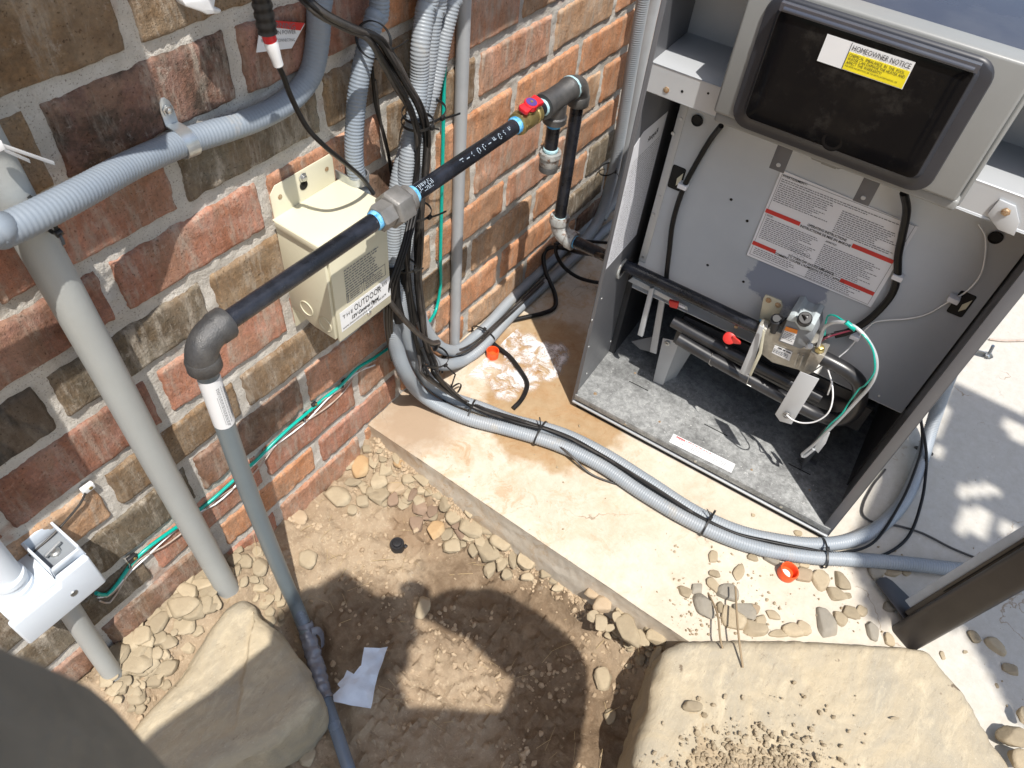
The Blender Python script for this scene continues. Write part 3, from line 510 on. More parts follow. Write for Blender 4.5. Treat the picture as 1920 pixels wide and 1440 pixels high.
many([(1880,1130,84,46,8,'rock','long smooth cobble beside the right end of the big boulder'),(1905,1225,58,52,0,'rock','large rounded cobble in the bottom right corner'),(1915,1035,24,44,0,'rock','dark wedge of stone at the right edge above the long cobble')], .02, 1100, 900, 2.3415, '', None, hf=.6)
many([(75,872,40,52,10),(105,1040,30,36,-20)], None, 1100, 900, 2.3415, 'pale stone half sunk in the dirt left of the big boulder', 'stones half sunk in the dirt', lift=.004, hf=.35)
many([(180,670,44,84,-14),(300,690,46,46),(60,630,34,42),(235,690,26,50,-20),(300,780,22,54,25),(130,600,28,26),(70,545,46,40,None,'clod'),(30,600,30,26),(100,650,26,20),(150,570,28,18,30),(20,500,36,22,30,'clod'),(270,650,22,22)],
 -.045, 1100, 900, 2.3415, 'dirty rock wedged in the gap between the slab edge and the big boulder', 'rocks wedged beside the boulder', hf=.55)
def fill(poly, n, r0, r1, label, group, **k):
    poly = [V((a, b, 0)) for a, b in poly]; us = [p.x for p in poly]; vs = [p.y for p in poly]; i = 0; rr = random.Random(n)
    while i < n:
        u, v = rr.uniform(min(us), max(us)), rr.uniform(min(vs), max(vs))
        if inside(V((u, v, 0)), poly): s = rr.uniform(r0, r1); rock(u, v, s*rr.uniform(.9,1.3), s*rr.uniform(.7,1.1), None, label, group, ang=rr.uniform(-60, 60), **k); i += 1
def inside(p, poly):
    c = False; n = len(poly)
    for i in range(n):
        a, b = poly[i], poly[i-1]
        if (a.y > p.y) != (b.y > p.y) and p.x < (b.x-a.x)*(p.y-a.y)/(b.y-a.y) + a.x: c = not c
    return c
fill([(180,1190),(250,1130),(330,1080),(440,1030),(440,1110),(390,1170),(330,1240),(260,1330),(200,1290)], 64, 11, 23, 'flat tan river rock banked between the brick wall and the left flagstone', G3, hf=.5, lift=.005, sub=3)
fill([(640,880),(700,835),(780,860),(860,900),(960,975),(1040,1040),(1100,1090),(1060,1110),(960,1060),(880,1040),(820,990),(760,960),(690,930)], 60, 7, 13, 'small tan rounded river rock in the heap along the slab edge', G1, hf=.45, lift=.001, sub=2)
fill([(440,1060),(500,1020),(540,1080),(540,1170),(500,1180),(450,1120)], 14, 6, 11, 'small tan river rock packed between the pale conduit and the grey riser pipe', G2, hf=.4, lift=.001, sub=2)
fill([(1120,1150),(1200,1170),(1270,1200),(1230,1240),(1210,1290),(1150,1230)], 18, 6, 12, 'dirty rock wedged in the gap between the slab edge and the big boulder', 'rocks wedged beside the boulder', hf=.5, lift=.004, sub=2)
fill([(420,1430),(520,1390),(600,1320),(610,1440),(600,1470),(400,1480)], 16, 9, 17, 'dusty rock tucked under the near edge of the left flagstone', 'rocks below the left flagstone', hf=.45, lift=.004, sub=2)
rock(1298, 1326, 18, 12, .024, 'small angular stone resting on top of the big flat boulder', None, hf=.5, name='stone_chip')
rock(1677, 1347, 9, 4, .024, 'tiny white chip on top of the big flat boulder', None, hf=.5, name='stone_chip', m='rock')

def flagstone(poly, z, thick, seed, amp, crack=None, step=64):
    c = V((0, 0, 0)); P = [zP(u, v, z) for u, v in poly]
    for p in P: c += p
    c /= len(P); O = smooth_path(P + [P[0]], .004)[:-1]; n = len(O); mb = MB(); vs = []; T = [i/44 for i in range(45)]
    for ti, t in enumerate(T):
        for i, o in enumerate(O):
            d = o - c; L = d.length; rr = t; x = c + d*rr; edge = L*(1-rr)
            x.z = z - .006*(1-sstep(0, .025, edge))**2 - .005*(1-sstep(0, .007, edge)) + amp*fb(x.x*7+seed, x.y*7, 0, 4) + .0012*fb(x.x*60, x.y*60, seed, 3)
            q = d.normalized()*.0016*fb(o.x*60, o.y*60, seed, 3)*sstep(.9, 1, t); x += q
            if crack:
                a, b, hh, fade = crack; ab = (b-a).normalized(); s_ = (x-a).x*ab.y - (x-a).y*ab.x; al = (x-a).dot(ab)
                x.z -= hh*sstep(-.001, .0015, s_ + .003*fb(al*40, 3, seed, 3))*sstep(fade, 0, al)
            vs.append(x)
    for k in range(1, 9):
        for i, o in enumerate(O):
            d = (o-c).normalized(); t = k/8; x = o + d*(.0016*fb(o.x*60, o.y*60, seed, 3)) + d*(.006*math.sin(t*2.6) + .006*fb(o.x*30, o.y*30, t*3+seed, 3)); x.z = z - .011 - thick*t + .003*fb(o.x*50, o.y*50, t*4, 2); vs.append(x)
    R_ = len(vs)//n; mb.add(vs, [(j*n+i, (j+1)*n+i, (j+1)*n+(i+1) % n, j*n+(i+1) % n) for j in range(R_-1) for i in range(n)]); return mb
big = [(1278,1200),(1330,1198),(1480,1197),(1640,1206),(1735,1216),(1775,1255),(1815,1300),(1865,1385),(1905,1450),(1900,1560),(1700,1640),(1400,1640),(1215,1560),(1192,1450),(1196,1390),(1215,1340),(1222,1290),(1240,1235),(1252,1212)]
thing('boulder', flagstone(big, .020, .14, 3, .0022), M['boulder'], 'huge smooth flat tan boulder filling the bottom right foreground', 'boulder', sharp=60)
left = [(205,1440),(255,1350),(330,1265),(375,1192),(405,1148),(428,1124),(450,1116),(472,1128),(484,1152),(515,1176),(560,1232),(592,1295),(586,1325),(520,1387),(432,1430),(360,1475),(300,1540),(230,1560)]
thing('flagstone', flagstone(left, .012, .12, 9, .0016, crack=(zP(474,1158,.012), zP(455,1275,.012), .010, .19)), M['boulder'], 'cracked flat tan flagstone at bottom left between the two grey pipes', 'flagstone', sharp=60)

# loose soil crumbs, one uncountable mass each
def crumbs(name, n, where, label_unused=None, smin=.0015, smax=.005, m='clod'):
    bm = bmesh.new(); bmesh.ops.create_icosphere(bm, subdivisions=1, radius=1); base = [v.co.copy() for v in bm.verts]; F = [tuple(v.index for v in f.verts) for f in bm.faces]; bm.free(); mb = MB()
    for _ in range(n):
        p = where()
        if p is None: continue
        s = smin + (smax-smin)*random.random()**2.5; q = Matrix.Rotation(random.uniform(0, 6), 3, V((random.random(), random.random(), random.random()+.1)).normalized()); o = V((random.random()*9,)*3)
        mb.add([p + (q @ V((v.x*1.2, v.y, v.z*.7)))*s*(1+.4*noise.noise(v*1.5+o)) for v in base], F)
    o = mesh(name, mb, M[m], loc=(0, 0, 0), sharp=25); o['kind'] = 'stuff'; return o
def on_dirt():
    x = random.uniform(-.45, .12); y = random.uniform(-.75, -.0)
    if random.random() > .12 + sstep(.0, .35, fb(x*9, y*9, 8, 3)): return None
    return V((x, y, dirt_h(x, y)+.0005))
crumbs('soil_crumbs', 5200, on_dirt, smin=.0005, smax=.0058)
def on_boulder():
    if random.random() < .93: p = zP(random.gauss(1405, 75), 1478 - abs(random.gauss(0, 46)), .022)
    else: p = zP(random.uniform(1290, 1640), random.uniform(1300, 1440), .022)
    return p + V((0, 0, random.uniform(0, .003)))
crumbs('soil_on_boulder', 1300, on_boulder, smin=.0005, smax=.0048, m='dust')
def soil_patch():
    mb = MB(); c = zP(1405, 1480, .02); xs = fr(c.x-.16, c.x+.16, .0022); ys = fr(c.y-.16, c.y+.16, .0022); n = len(xs); vs = []; H = []
    for y in ys:
        for x in xs:
            r = math.hypot((x-c.x)/.075, (y-c.y)/.10); h = .0085*(1-r) + .0045*fb(x*24, y*24, 3, 4) + .0030*max(0, fb(x*110, y*110, 1, 2)) - .001; h = h if r < 1.6 else -1
            H.append(h); vs.append((x, y, .0185 + max(h, -.004)))
    mb.add(vs, [(j*n+i, j*n+i+1, (j+1)*n+i+1, (j+1)*n+i) for j in range(len(ys)-1) for i in range(n-1) if max(H[j*n+i], H[j*n+i+1], H[(j+1)*n+i], H[(j+1)*n+i+1]) > 0])
    o = mesh('soil_heap_on_boulder', mb, M['dust'], loc=(0, 0, 0)); o['kind'] = 'stuff'
soil_patch()
def on_slab():
    t = random.random()
    if t < .45: p = zP(random.gauss(1330, 55), random.gauss(1140, 38), 0)
    elif t < .75: p = zP(random.uniform(1250, 1700), random.uniform(1020, 1190), 0)
    else: p = zP(random.uniform(760, 1900), random.uniform(760, 1350), 0)
    return p + V((0, 0, .001)) if p.x > SLX+.004 else None
crumbs('soil_on_slab', 420, on_slab, smin=.0005, smax=.003, m='dust')
def on_edge():
    y = random.uniform(-.7, -.02); x = SLX - abs(random.gauss(0, .012)) - .003; return V((x, y, dirt_h(x, y)+.001))
crumbs('soil_along_slab', 900, on_edge, smax=.006)
mb = MB()
for _ in range(200):
    x = random.uniform(-.40, .115); y = random.uniform(-.68, -.01)
    if random.random() > .4 + sstep(0, .4, fb(x*5, y*5, 4, 2)): continue
    a = random.uniform(0, 6.28); L = random.uniform(.01, .045); z = dirt_h(x, y) + .003; d = V((math.cos(a), math.sin(a), random.uniform(-.15,.25))); p = V((x, y, z))
    mb.tube([p, p+d*L*.5+V((0,0,random.uniform(0,.004))), p+d*L], random.uniform(.00025,.0005), 4)
o = mesh('dry_straw', mb, M['straw'], loc=(0, 0, 0)); o['kind'] = 'stuff'
for i, (pts, lb) in enumerate([([(1328,1112,0),(1345,1150,.02),(1350,1195,.028),(1355,1216,.026)], 'thin dry twig leaning on the boulder, left one of the pair'), ([(1379,1100,.03),(1382,1160,.035),(1387,1210,.034),(1393,1252,.023)], 'longer dry twig leaning on the boulder beside the thin one')]):
    P = smooth_path([zP(*q) for q in pts], .01); thing('twig', MB().tube(P, .0016, 6), M['twig'], lb, 'twig')
# soap foam on the wet patch
def foam():
    mb = MB(); col = []; xs = fr(.24, .56, .004); ys = fr(-.36, -.07, .004); n = len(xs)
    blobs = [zP(965,665), zP(1010,660), zP(930,705), zP(985,712), zP(1025,690), zP(960,640), zP(1040,670), zP(905,690), zP(990,650), zP(950,725)]
    vs = []
    for y in ys:
        for x in xs:
            p = V((x, y, 0)); k = max(math.exp(-((p-b).length/.036)**2) for b in blobs); k = sstep(.32, .70, k + .25*fb(x*22, y*22, 6, 3)); vs.append((x, y, .0018 + .0022*k*(1+.5*fb(x*90, y*90, 1, 2)))); col.append(k)
    mb.add(vs, [(j*n+i, j*n+i+1, (j+1)*n+i+1, (j+1)*n+i) for j in range(len(ys)-1) for i in range(n-1) if max(col[j*n+i], col[j*n+i+1], col[(j+1)*n+i]) > .02])
    o = mesh('soap_foam', mb, M['foam'], loc=(0, 0, 0)); o['kind'] = 'stuff'
    at = o.data.color_attributes.new('Col', 'FLOAT_COLOR', 'POINT'); at.data.foreach_set('color', [x for c in col for x in (c, c, c, 1)])
foam()
# ================================================================ GAS LINE
gy, gz, pr_ = -.13, .561, .0102
gas = root('gas_pipe_line', (.478, gy, .27), 'black iron gas line with red valve running past the beige box and into the heater', 'gas pipe')
def X(a): return V((a, gy, gz))
def pipe(nm, a, b, r, m, par=gas, **k): return mesh(nm, MB().cyl(a, b, r, 28), M[m], par, **k)
def elbow_mb(c, d1, d2, r, arm, rf, rim):     # cast elbow: swept quarter bend with a raised collar at each mouth
    c = V(c); d1 = V(d1).normalized(); d2 = V(d2).normalized(); mb = MB(); P = []
    ct = c + (d1+d2)*arm*.72
    for k in range(13):
        t = k/12*math.pi/2; P.append(ct - d1*arm*.72*math.sin(t) - d2*arm*.72*math.cos(t))
    mb.tube(P, rf, 28)
    for d, p in ((d1, c + d1*arm*.60), (d2, c + d2*arm*.60)):
        mb.lathe(p, d, [(0, rf), (arm*.08, rim*.99), (arm*.42, rim), (arm*.48, rim*.93), (arm*.48, r*1.02), (arm*.30, r)], 28)
    return mb
def dope(c, d, r, w_, m='dope', par=gas, seed=0):
    c = V(c); d = V(d).normalized(); a = d.orthogonal().normalized(); b = d.cross(a); mb = MB(); seg = 36; vs = []; rows = 7
    for j in range(rows):
        t = j/(rows-1)
        for k in range(seg):
            an = 2*math.pi*k/seg; q = a*math.cos(an)+b*math.sin(an); e = .35*noise.noise(q*2.2+V((seed, 3, 1)))+.25*noise.noise(q*6+V((seed, 0, 1)))
            ww = w_*(.8+e*(1 if j == 0 else .0)); vs.append(c + d*(-ww/2 + (ww/2+w_*.45)*t) + q*(r + .0012*math.sin(math.pi*t)*(1+.9*noise.noise(q*7+V((seed, t*3, 0)))) + .0003 - (.0012 if j in (0, rows-1) else 0)))
    mb.add(vs, [(j*seg+k, j*seg+(k+1) % seg, (j+1)*seg+(k+1) % seg, (j+1)*seg+k) for j in range(rows-1) for k in range(seg)])
    return mesh('thread_sealant', mb, M[m], par)
Rx = -.200
RP = [V((Rx, gy, .53)), V((Rx, gy, .30)), V((-.193, gy, .05)), V((-.189, gy-.001, -.040)), zP(577,1190,-.076)]
P = smooth_path(RP, .02); mesh('riser_pipe', MB().tube(P, pr_*1.08, 28), M['riser'], gas)
LP = [V((-.189, gy-.001, -.040)), zP(577,1190,-.076), zP(590,1240,-.083), zP(606,1295,-.087), zP(627,1360,-.09), zP(655,1445,-.094), zP(700,1570,-.1)]
low = mesh('buried_gas_pipe', MB().tube(smooth_path(LP, .02), pr_*.95, 24), M['riser_low'], gas)
WP = smooth_path([zP(571,1168,-.066), zP(577,1190,-.076), zP(590,1240,-.083), zP(604,1290,-.086), zP(611,1312,-.087)], .0022)
mb = MB(); mb.tube(WP, pr_*1.3, 40, rad=[pr_*(1.24+.10*math.sin(i*.8)*math.sin(i*.23)) for i in range(len(WP))])
mb.v = [p + V((N(p*130)*.0018, N(p*130+V((9,0,0)))*.0018, N(p*130+V((0,9,0)))*.0018)) for p in mb.v]
f0 = WP[8]; mb.tube(smooth_path([f0+V((.004,-.006,.012)), f0+V((.013,-.010,.006)), f0+V((.015,-.014,-.012)), f0+V((.008,-.020,-.030))], .003), .006, 10, flat=.3)
mesh('plastic_wrap', mb, M['wrap'], gas)
# barcode label wrapped round the riser
def wrapped(cx, r, z0, z1, a0, a1, zshift=0):
    mb = MB(); n = 18; vs = []
    for k in range(n+1):
        a = R3(a0 + (a1-a0)*k/n)
        for z in (z0, z1): vs.append((cx + math.cos(a)*r, gy + math.sin(a)*r, z))
    return mb.add(vs, [(2*k, 2*k+2, 2*k+3, 2*k+1) for k in range(n)])
rr = pr_*1.08
lb = mesh('label', wrapped(Rx, rr+.0004, .438, .513, -205, -15), M['sticker'], gas)
mb = MB()
def wq(mb, a0, a1, z0, z1, off=.0008):
    w_ = wrapped(Rx, rr+off, z0, z1, a0, a1); mb.add(w_.v, w_.f)
z = .498; rb = random.Random(3)
while z > .448: t = rb.choice((.0007,.0012,.0018)); wq(mb, -62, -36, z-t, z); z -= t + rb.choice((.0009,.0014))
for q in range(13):
    z = .495 - q*.0006; wq(mb, -112, -110.5, .445, .49) if q == 0 else None
for a in (-78, -92, -98, -104):
    z = .502
    while z > .444: t = rb.uniform(.001,.004); wq(mb, a, a+2.6, z-t, z); z -= t+.0012
mesh('printing', mb, M['inkgrey'], lb, flat=True)
mesh('elbow', elbow_mb((Rx, gy, gz), (1,0,0), (0,0,-1), pr_, .034, .0158, .0172), M['castiron'], gas)
dope((Rx+.034, gy, gz), (1,0,0), pr_, .012, seed=1); dope((Rx, gy, gz-.037), (0,0,1), pr_*1.15, .010, seed=2)
# long pipe, union, stencilled pipe, valve
pipe('pipe', X(Rx+.02), X(.055), pr_, 'blackpipe')
dope(X(.049), (-1,0,0), pr_, .012, seed=3)
un = mesh('union', MB().lathe(X(.050), (1,0,0), [(0,.0145),(.002,.0168),(.022,.0168),(.022,.0150),(.026,.0150)], 6, phase=.2), M['steel'], gas, sharp=30)
mesh('union_nut', MB().lathe(X(.069), (1,0,0), [(0,.0155),(0,.0200),(.003,.0232),(.024,.0232),(.027,.0200),(.031,.0165)], 6, phase=.45), M['steel'], un, bevel=.0007)
mesh('union_tail', MB().lathe(X(.098), (1,0,0), [(0,.0165),(.008,.0160),(.010,.0140)], 28), M['steel'], un)
dope(X(.111), (1,0,0), pr_, .012, seed=4)
p2 = pipe('pipe', X(.10), X(.325), pr_, 'blackpipe')
# worn stencil marks
mb = MB(); rb = random.Random(5)
def onpipe(x, an, off=.0003): a = R3(an); return V((x, gy + math.cos(a)*(pr_+off), gz + math.sin(a)*(pr_+off)))
def pdash(x, an, w_, dh):
    b_ = [onpipe(x, an), onpipe(x+w_, an), onpipe(x+w_, an+dh), onpipe(x, an+dh)]; mb.add(b_, [(0,1,2,3)])
def glyph(x, g, s=.0011, an=128):
    for j, row in enumerate(g):
        for i, ch in enumerate(row):
            if ch == '#' and rb.random() > .30: pdash(x + i*s*1.25, an + j*9.0, s*.95, 6.8)
T7 = ["#####", "..#..", "..#..", "..#.."]; O0 = [".##.", "#..#", "#..#", "#..#", ".##."]; I1 = [".#.", "##.", ".#.", ".#."]; DA = ["....", "####", "...."]; QU = ["#.#.", "#.#.", "####", "...."]
for k in range(11):
    for j in range(7):
        if rb.random() < .65: pdash(.116+k*.0024+rb.uniform(0,.001), 96+j*9, .0011, 6)
xx = .195
for g in (T7, DA, I1, O0, O0, DA, QU, O0, I1, QU): glyph(xx, g, .00115, 112 if g is not DA else 122); xx += .0112
mesh('stencil_marks', mb, M['paint'], p2, flat=True)
dope(X(.322), (-1,0,0), pr_, .013, seed=6)
vb = mesh('ball_valve', MB().lathe(X(.324), (1,0,0), [(0,.0125),(.001,.0150),(.010,.0152),(.012,.0135),(.018,.0148),(.026,.0150),(.032,.0138),(.035,.0138),(.037,.0150),(.045,.0146),(.046,.012)], 28), M['brass'], gas, sharp=30)
mesh('hex_end', MB().lathe(X(.326), (1,0,0), [(0,.0150),(.0015,.0162),(.009,.0162),(.0105,.0150)], 6, phase=.1), M['brass'], vb, bevel=.0004)
vd = V((0, -.25, 1)).normalized(); vc = X(.345)
mesh('stem', MB().lathe(vc + vd*.010, vd, [(0,.0075),(.006,.0075),(.0065,.005),(.012,.005)], 20), M['brass'], vb)
hc = vc + vd*.0225; hx = V((1,0,0)); hy = vd.cross(hx)
def T2(poly, th, c): return MB().slab([c + hx*a + hy*b for a, b in poly], vd*th)
hdl = mesh('handle', MB().lathe(hc-vd*.004, vd, [(0,.0085),(.001,.0098),(.008,.0098),(.009,.009)], 24), M['red'], vb)
tee_poly = [(.004,.0065),(.019,.009),(.021,.005),(.021,-.005),(.019,-.009),(.004,-.0065),(-.004,-.0065),(-.017,-.008),(-.0195,-.005),(-.0195,.005),(-.017,.008),(-.004,.0065)]
mesh('lever', T2(tee_poly, .0065, hc - vd*.0035), M['red'], vb, bevel=.0012)
mesh('handle_badge', MB().lathe(hc+vd*.0052, vd, [(0,.0078),(.0005,.0078)], 24), M['purple'], hdl)
mesh('handle_screw', MB().lathe(hc+vd*.0055, vd, [(0,.0022),(.0012,.0020)], 10), M['brass'], hdl)
dope(X(.369), (1,0,0), pr_, .011, seed=7)
pipe('nipple', X(.365), X(.395), pr_, 'blackpipe'); dope(X(.389), (-1,0,0), pr_*1.08, .013, 'dope_pale', seed=8)
tx = .424
mesh('tee', MB().lathe(X(.386), (1,0,0), [(0,.0125),(0,.0178),(.009,.0180),(.011,.0162),(.062,.0162),(.064,.0176),(.070,.0176),(.071,.0125)], 30).lathe((tx, gy, gz-.008), (0,0,-1), [(0,.0155),(.019,.0155),(.021,.0176),(.030,.0176),(.0305,.0115)], 30), M['castiron'], gas)
dope((.458, gy, gz), (1,0,0), .0160, .012, 'dope_pale', seed=9)
dope((tx, gy, gz-.042), (0,0,-1), pr_, .009, seed=10)
pipe('drip_leg', (tx, gy, gz-.03), (tx, gy, .470), pr_, 'blackpipe'); dope((tx, gy, .477), (0,0,1), pr_, .009, 'dope_pale', seed=11)
cp = mesh('cap', MB().lathe((tx, gy, .474), (0,0,-1), [(0,.0112),(0,.0168),(.007,.0172),(.009,.0150),(.021,.0148),(.024,.0135)], 28), M['rusty'], gas)
mesh('plug', MB().lathe((tx, gy, .452), (0,0,-1), [(0,.0138),(.002,.0148),(.010,.0146),(.011,.013),(.011,.009),(.013,.0085)], 28), M['castiron'], cp)
ex = .487
mesh('elbow', elbow_mb((ex, gy, gz), (-1,0,0), (0,0,-1), pr_, .034, .0152, .0172), M['castiron'], gas)
dope((ex, gy, gz-.037), (0,0,-1), pr_, .008, seed=12)
pipe('drop_pipe', (ex, gy, gz-.02), (ex, gy, .30), pr_, 'blackpipe')
mesh('elbow', elbow_mb((ex, gy, .283), (0,0,1), (0,-1,0), pr_, .034, .0150, .0172), M['rusty'], gas)
dope((ex, gy, .315), (0,0,1), pr_*1.1, .012, 'dope_pale', seed=13); dope((ex, gy-.034, .283), (0,-1,0), pr_, .012, seed=14)
ip = pipe('inlet_pipe', (ex, gy-.02, .283), (ex-.006, -.517, .300), pr_, 'blackpipe')
A = V((ex, gy-.05, .283)); mb = MB(); n = 6; vs = []
for k in range(n+1):
    a = R3(95 + 70*k/n)
    for y in (0, -.062): vs.append(A + V((math.cos(a)*(pr_+.0005), y, math.sin(a)*(pr_+.0005))))
lb = mesh('label', mb.add(vs, [(2*k, 2*k+2, 2*k+3, 2*k+1) for k in range(n)]), M['galvlit'], ip)
mb = MB()
for (y0, L) in ((-.012,.03),(-.016,.02),(-.014,.036)):
    a = 112 + 12*[-.012,-.016,-.014].index(y0); vs = [A + V((math.cos(R3(q))*(pr_+.0011), yy, math.sin(R3(q))*(pr_+.0011))) for q in (a, a+7) for yy in (y0, y0-L)]; mb.add(vs, [(0,1,3,2)])
mesh('printing', mb, M['ink'], lb, flat=True)

# ================================================================ CONDUITS
def ribbed(P, r, pitch=.0042, amp=.00055, seg=18):
    P = resample(P, pitch/4); rad = [r + amp*math.cos(2*math.pi*i/4) for i in range(len(P))]
    return MB().tube(P, r, seg, rad=rad)
def conduit(pts, r, label, m='flex', group=None, name='flexible_conduit', pitch=.0042, amp=.0005):
    return thing(name, ribbed(smooth_path(pts, .004), r, pitch, amp), M[m], label, 'conduit', group, sharp=80)
def ptube(name, pts, r, m, label, cat='conduit', group=None, step=.01, seg=16, flat=1.0):
    return thing(name, MB().tube(smooth_path(pts, step), r, seg, flat=flat), M[m], label, cat, group, sharp=80)
def strap(name, c, d, r, label, out, wid=.014, tab=.03, m='zinc'):      # one-hole strap round a pipe, tab screwed flat to the wall
    c = V(c); d = V(d).normalized(); t = root(name, c, label, 'pipe strap'); up = V(out).normalized(); outw = V((0,-1,0)); mb = MB(); vs = []; n = 16
    for k in range(n+1):
        a = math.pi*k/n; q = -up*math.cos(a) + outw*math.sin(a)
        for s in (-.5, .5):
            for r2 in (r+.0006, r+.0024): vs.append(c + q*r2 + d*wid*s)
    fs = []
    for k in range(n):
        b_ = 4*k; fs += [(b_+1, b_+5, b_+7, b_+3), (b_, b_+2, b_+6, b_+4), (b_, b_+4, b_+5, b_+1), (b_+2, b_+3, b_+7, b_+6)]
    for s_ in (-1, 1):
        q0 = c + up*s_*(r+.0006) - d*wid*.5; mb.slab([q0, q0+d*wid, q0+d*wid+up*s_*.0018, q0+up*s_*.0018], V((0, -.0048-c.y, 0)))
    mb.add(vs, fs); o = mesh('band', mb, M[m], t, sharp=40)
    wy = -.0065; pl = []; bx = V((c.x, wy, c.z)) + up*(r*.95)
    for a_, b_ in ((0,-.5),(.6,-.5),(.85,-.38),(1,-.12),(1,.12),(.85,.38),(.6,.5),(0,.5)): pl.append(bx + up*tab*a_ + d*wid*b_)
    mesh('tab', MB().slab(pl, (0,.0016,0)), M[m], t, bevel=.0004)
    mesh('screw', MB().lathe(bx + up*tab*.6 + V((0,-.001,0)), (0,-1,0), [(0,.0058),(.0008,.0056),(.001,.0040),(.0042,.0036),(.0048,.0018)], 6), M['screw'], t, bevel=.0003); return t
# pale rigid conduit at the left
thing('rigid_conduit', MB().tube(smooth_path([yP(0,330,-.045)+(yP(0,330,-.045)-yP(205,700,-.045))*2.2, yP(0,330,-.045), yP(205,700,-.045), yP(320,912,-.045), yP(425,1100,-.047), (-.238,-.05,-.09)], .03), .0166, 32), M['pvc_pale'], 'thick pale grey rigid conduit rising from the dirt at the left', 'conduit')
# left flexible conduit along the wall
fy = -.0165
pts = [V((-.55,-.05,.66)), yP(-60,462,-.078), yP(0,436,-.078), yP(78,400,-.074), yP(160,357,-.060), yP(250,308,-.036), yP(345,267,fy), yP(430,240,fy), yP(490,218,fy), yP(545,186,fy), yP(582,140,fy), yP(595,80,fy), yP(598,20,fy), yP(600,-60,fy), V((.12,-.017,.98))]
conduit(pts, .0128, 'wide grey flexible conduit sweeping across the upper left wall then turning up', 'flex', amp=.00022)
strap('pipe_strap', yP(345,266,fy), yP(375,258,fy)-yP(315,281,fy), .0132, 'zinc strap holding the wide flexible conduit at the upper left', (-.06,0,1), tab=.030)
conduit([V((.20,-.03,.98)), yP(712,-10,-.03), yP(703,30,-.03), yP(688,85,-.03), yP(674,150,-.03), yP(666,220,-.03), yP(664,290,-.03), yP(672,345,-.03), yP(690,400,-.02)], .0112, 'single grey flexible conduit dropping behind the right end of the beige box', 'flex')
strap('pipe_strap', yP(671,332,-.03), (.0,0,1), .0116, 'small zinc strap on the flexible conduit behind the beige box', (1,0,0), tab=.016, wid=.012)
Gb = 'grey flexible conduits in the central bundle'
cz = lambda u, v, z=.013: zP(u, v, z)
# three that run down together; two cross the slab, two follow the wall
cA = [V((.262,-.035,.98)), yP(806,-40,-.035), yP(797,20,-.035), yP(788,90,-.04), yP(786,150,-.04), yP(779,220,-.045), yP(765,300,-.05), yP(757,400,-.05), yP(750,500,-.05), yP(749,560,-.055), yP(757,610,-.055), yP(770,655,-.055), yP(788,692,-.058), zP(812,722,.050), zP(848,746,.022), cz(905,766), cz(960,788), cz(1050,812), cz(1130,850), cz(1215,903), cz(1300,958), cz(1380,995), cz(1455,1013), cz(1530,1021), cz(1600,1012), cz(1655,983), cz(1697,935), zP(1725,872,.020), h2w(hP(1747,800,.32)), h2w(hP(1772,725,.335)), h2w(hP(1802,658,.335)), h2w(hP(1848,580,.325)), h2w(hP(1896,497,.315)), h2w(hP(1955,385,.30)), h2w(hP(2000,290,.30))]
conduit(cA, .0118, 'grey flexible conduit crossing the slab and climbing up the right side of the heater', 'flex2', None)
cB = [V((.285,-.03,.98)), yP(822,-30,-.03), yP(812,30,-.03), yP(802,110,-.03), yP(790,190,-.03), yP(768,262,-.035), yP(748,340,-.04), yP(738,430,-.045), yP(733,520,-.05), yP(734,600,-.06), yP(743,652,-.062), yP(760,698,-.065), zP(786,735,.055), zP(824,762,.020), cz(880,786), cz(955,806), cz(1045,834), cz(1125,872), cz(1205,925), cz(1290,975), cz(1375,1013), cz(1450,1034), cz(1525,1045), cz(1600,1049), cz(1700,1057), cz(1800,1068), cz(1900,1078), cz(2000,1084)]
conduit(cB, .0118, 'grey flexible conduit on the slab running off straight under the bronze post', 'flex2', None)
cC = [V((.33,-.03,.98)), yP(862,-60,-.03), yP(846,10,-.03), yP(832,70,-.03), yP(820,130,-.03), yP(808,180,-.03), yP(792,240,-.025), yP(782,330,-.02), yP(775,430,-.02), yP(775,520,-.025), yP(786,585,-.03), yP(798,617,-.032), yP(814,640,-.034), yP(834,655,-.034), yP(860,656,-.028), yP(888,634,-.022), cz(918,606), cz(955,565), cz(1010,512), cz(1070,455), cz(1106,418), cz(1140,392), cz(1175,362)]
conduit(cC, .0108, 'grey flexible conduit bending out of the bundle to lie along the wall base', 'flex2', None)
cD = [yP(748,560,-.04), yP(760,600,-.045), yP(778,640,-.05), yP(800,668,-.052), yP(830,684,-.050), cz(868,676), cz(905,650), cz(945,606), cz(985,566), cz(1040,517), cz(1100,463), cz(1150,420), cz(1195,385), cz(1260,330)]
conduit(cD, .0108, 'grey flexible conduit lying on the slab one step out from the wall', 'flex2', None)
# smooth rigid riser behind the gas pipe
t = thing('rigid_conduit', MB().tube([(.352,-.014,1.0),(.352,-.014,.7),(.352,-.014,.3),(.354,-.014,.004)], .0098, 26), M['pvc'], 'slim smooth grey conduit standing straight on the wall in the middle', 'conduit')
# pair beside the heater
xr = .70
conduit([yP(1216,-60,-.03), yP(1206,0,-.03), yP(1190,90,-.03), yP(1172,200,-.03), yP(1155,300,-.03), yP(1138,370,-.03), yP(1118,420,-.035), yP(1092,455,-.04), zP(1070,475,.013)], .0120, 'ribbed flexible conduit of the pair at the wall beside the heater', 'flex2')
thing('rigid_conduit', MB().tube(smooth_path([yP(1238,-60,-.02), yP(1226,0,-.02), yP(1200,120,-.02), yP(1181,230,-.02), yP(1164,320,-.02), yP(1146,375,-.02), yP(1127,408,-.02)], .02), .0135, 26), M['pvc'], 'smooth grey conduit strapped to the ribbed one beside the heater', 'conduit')

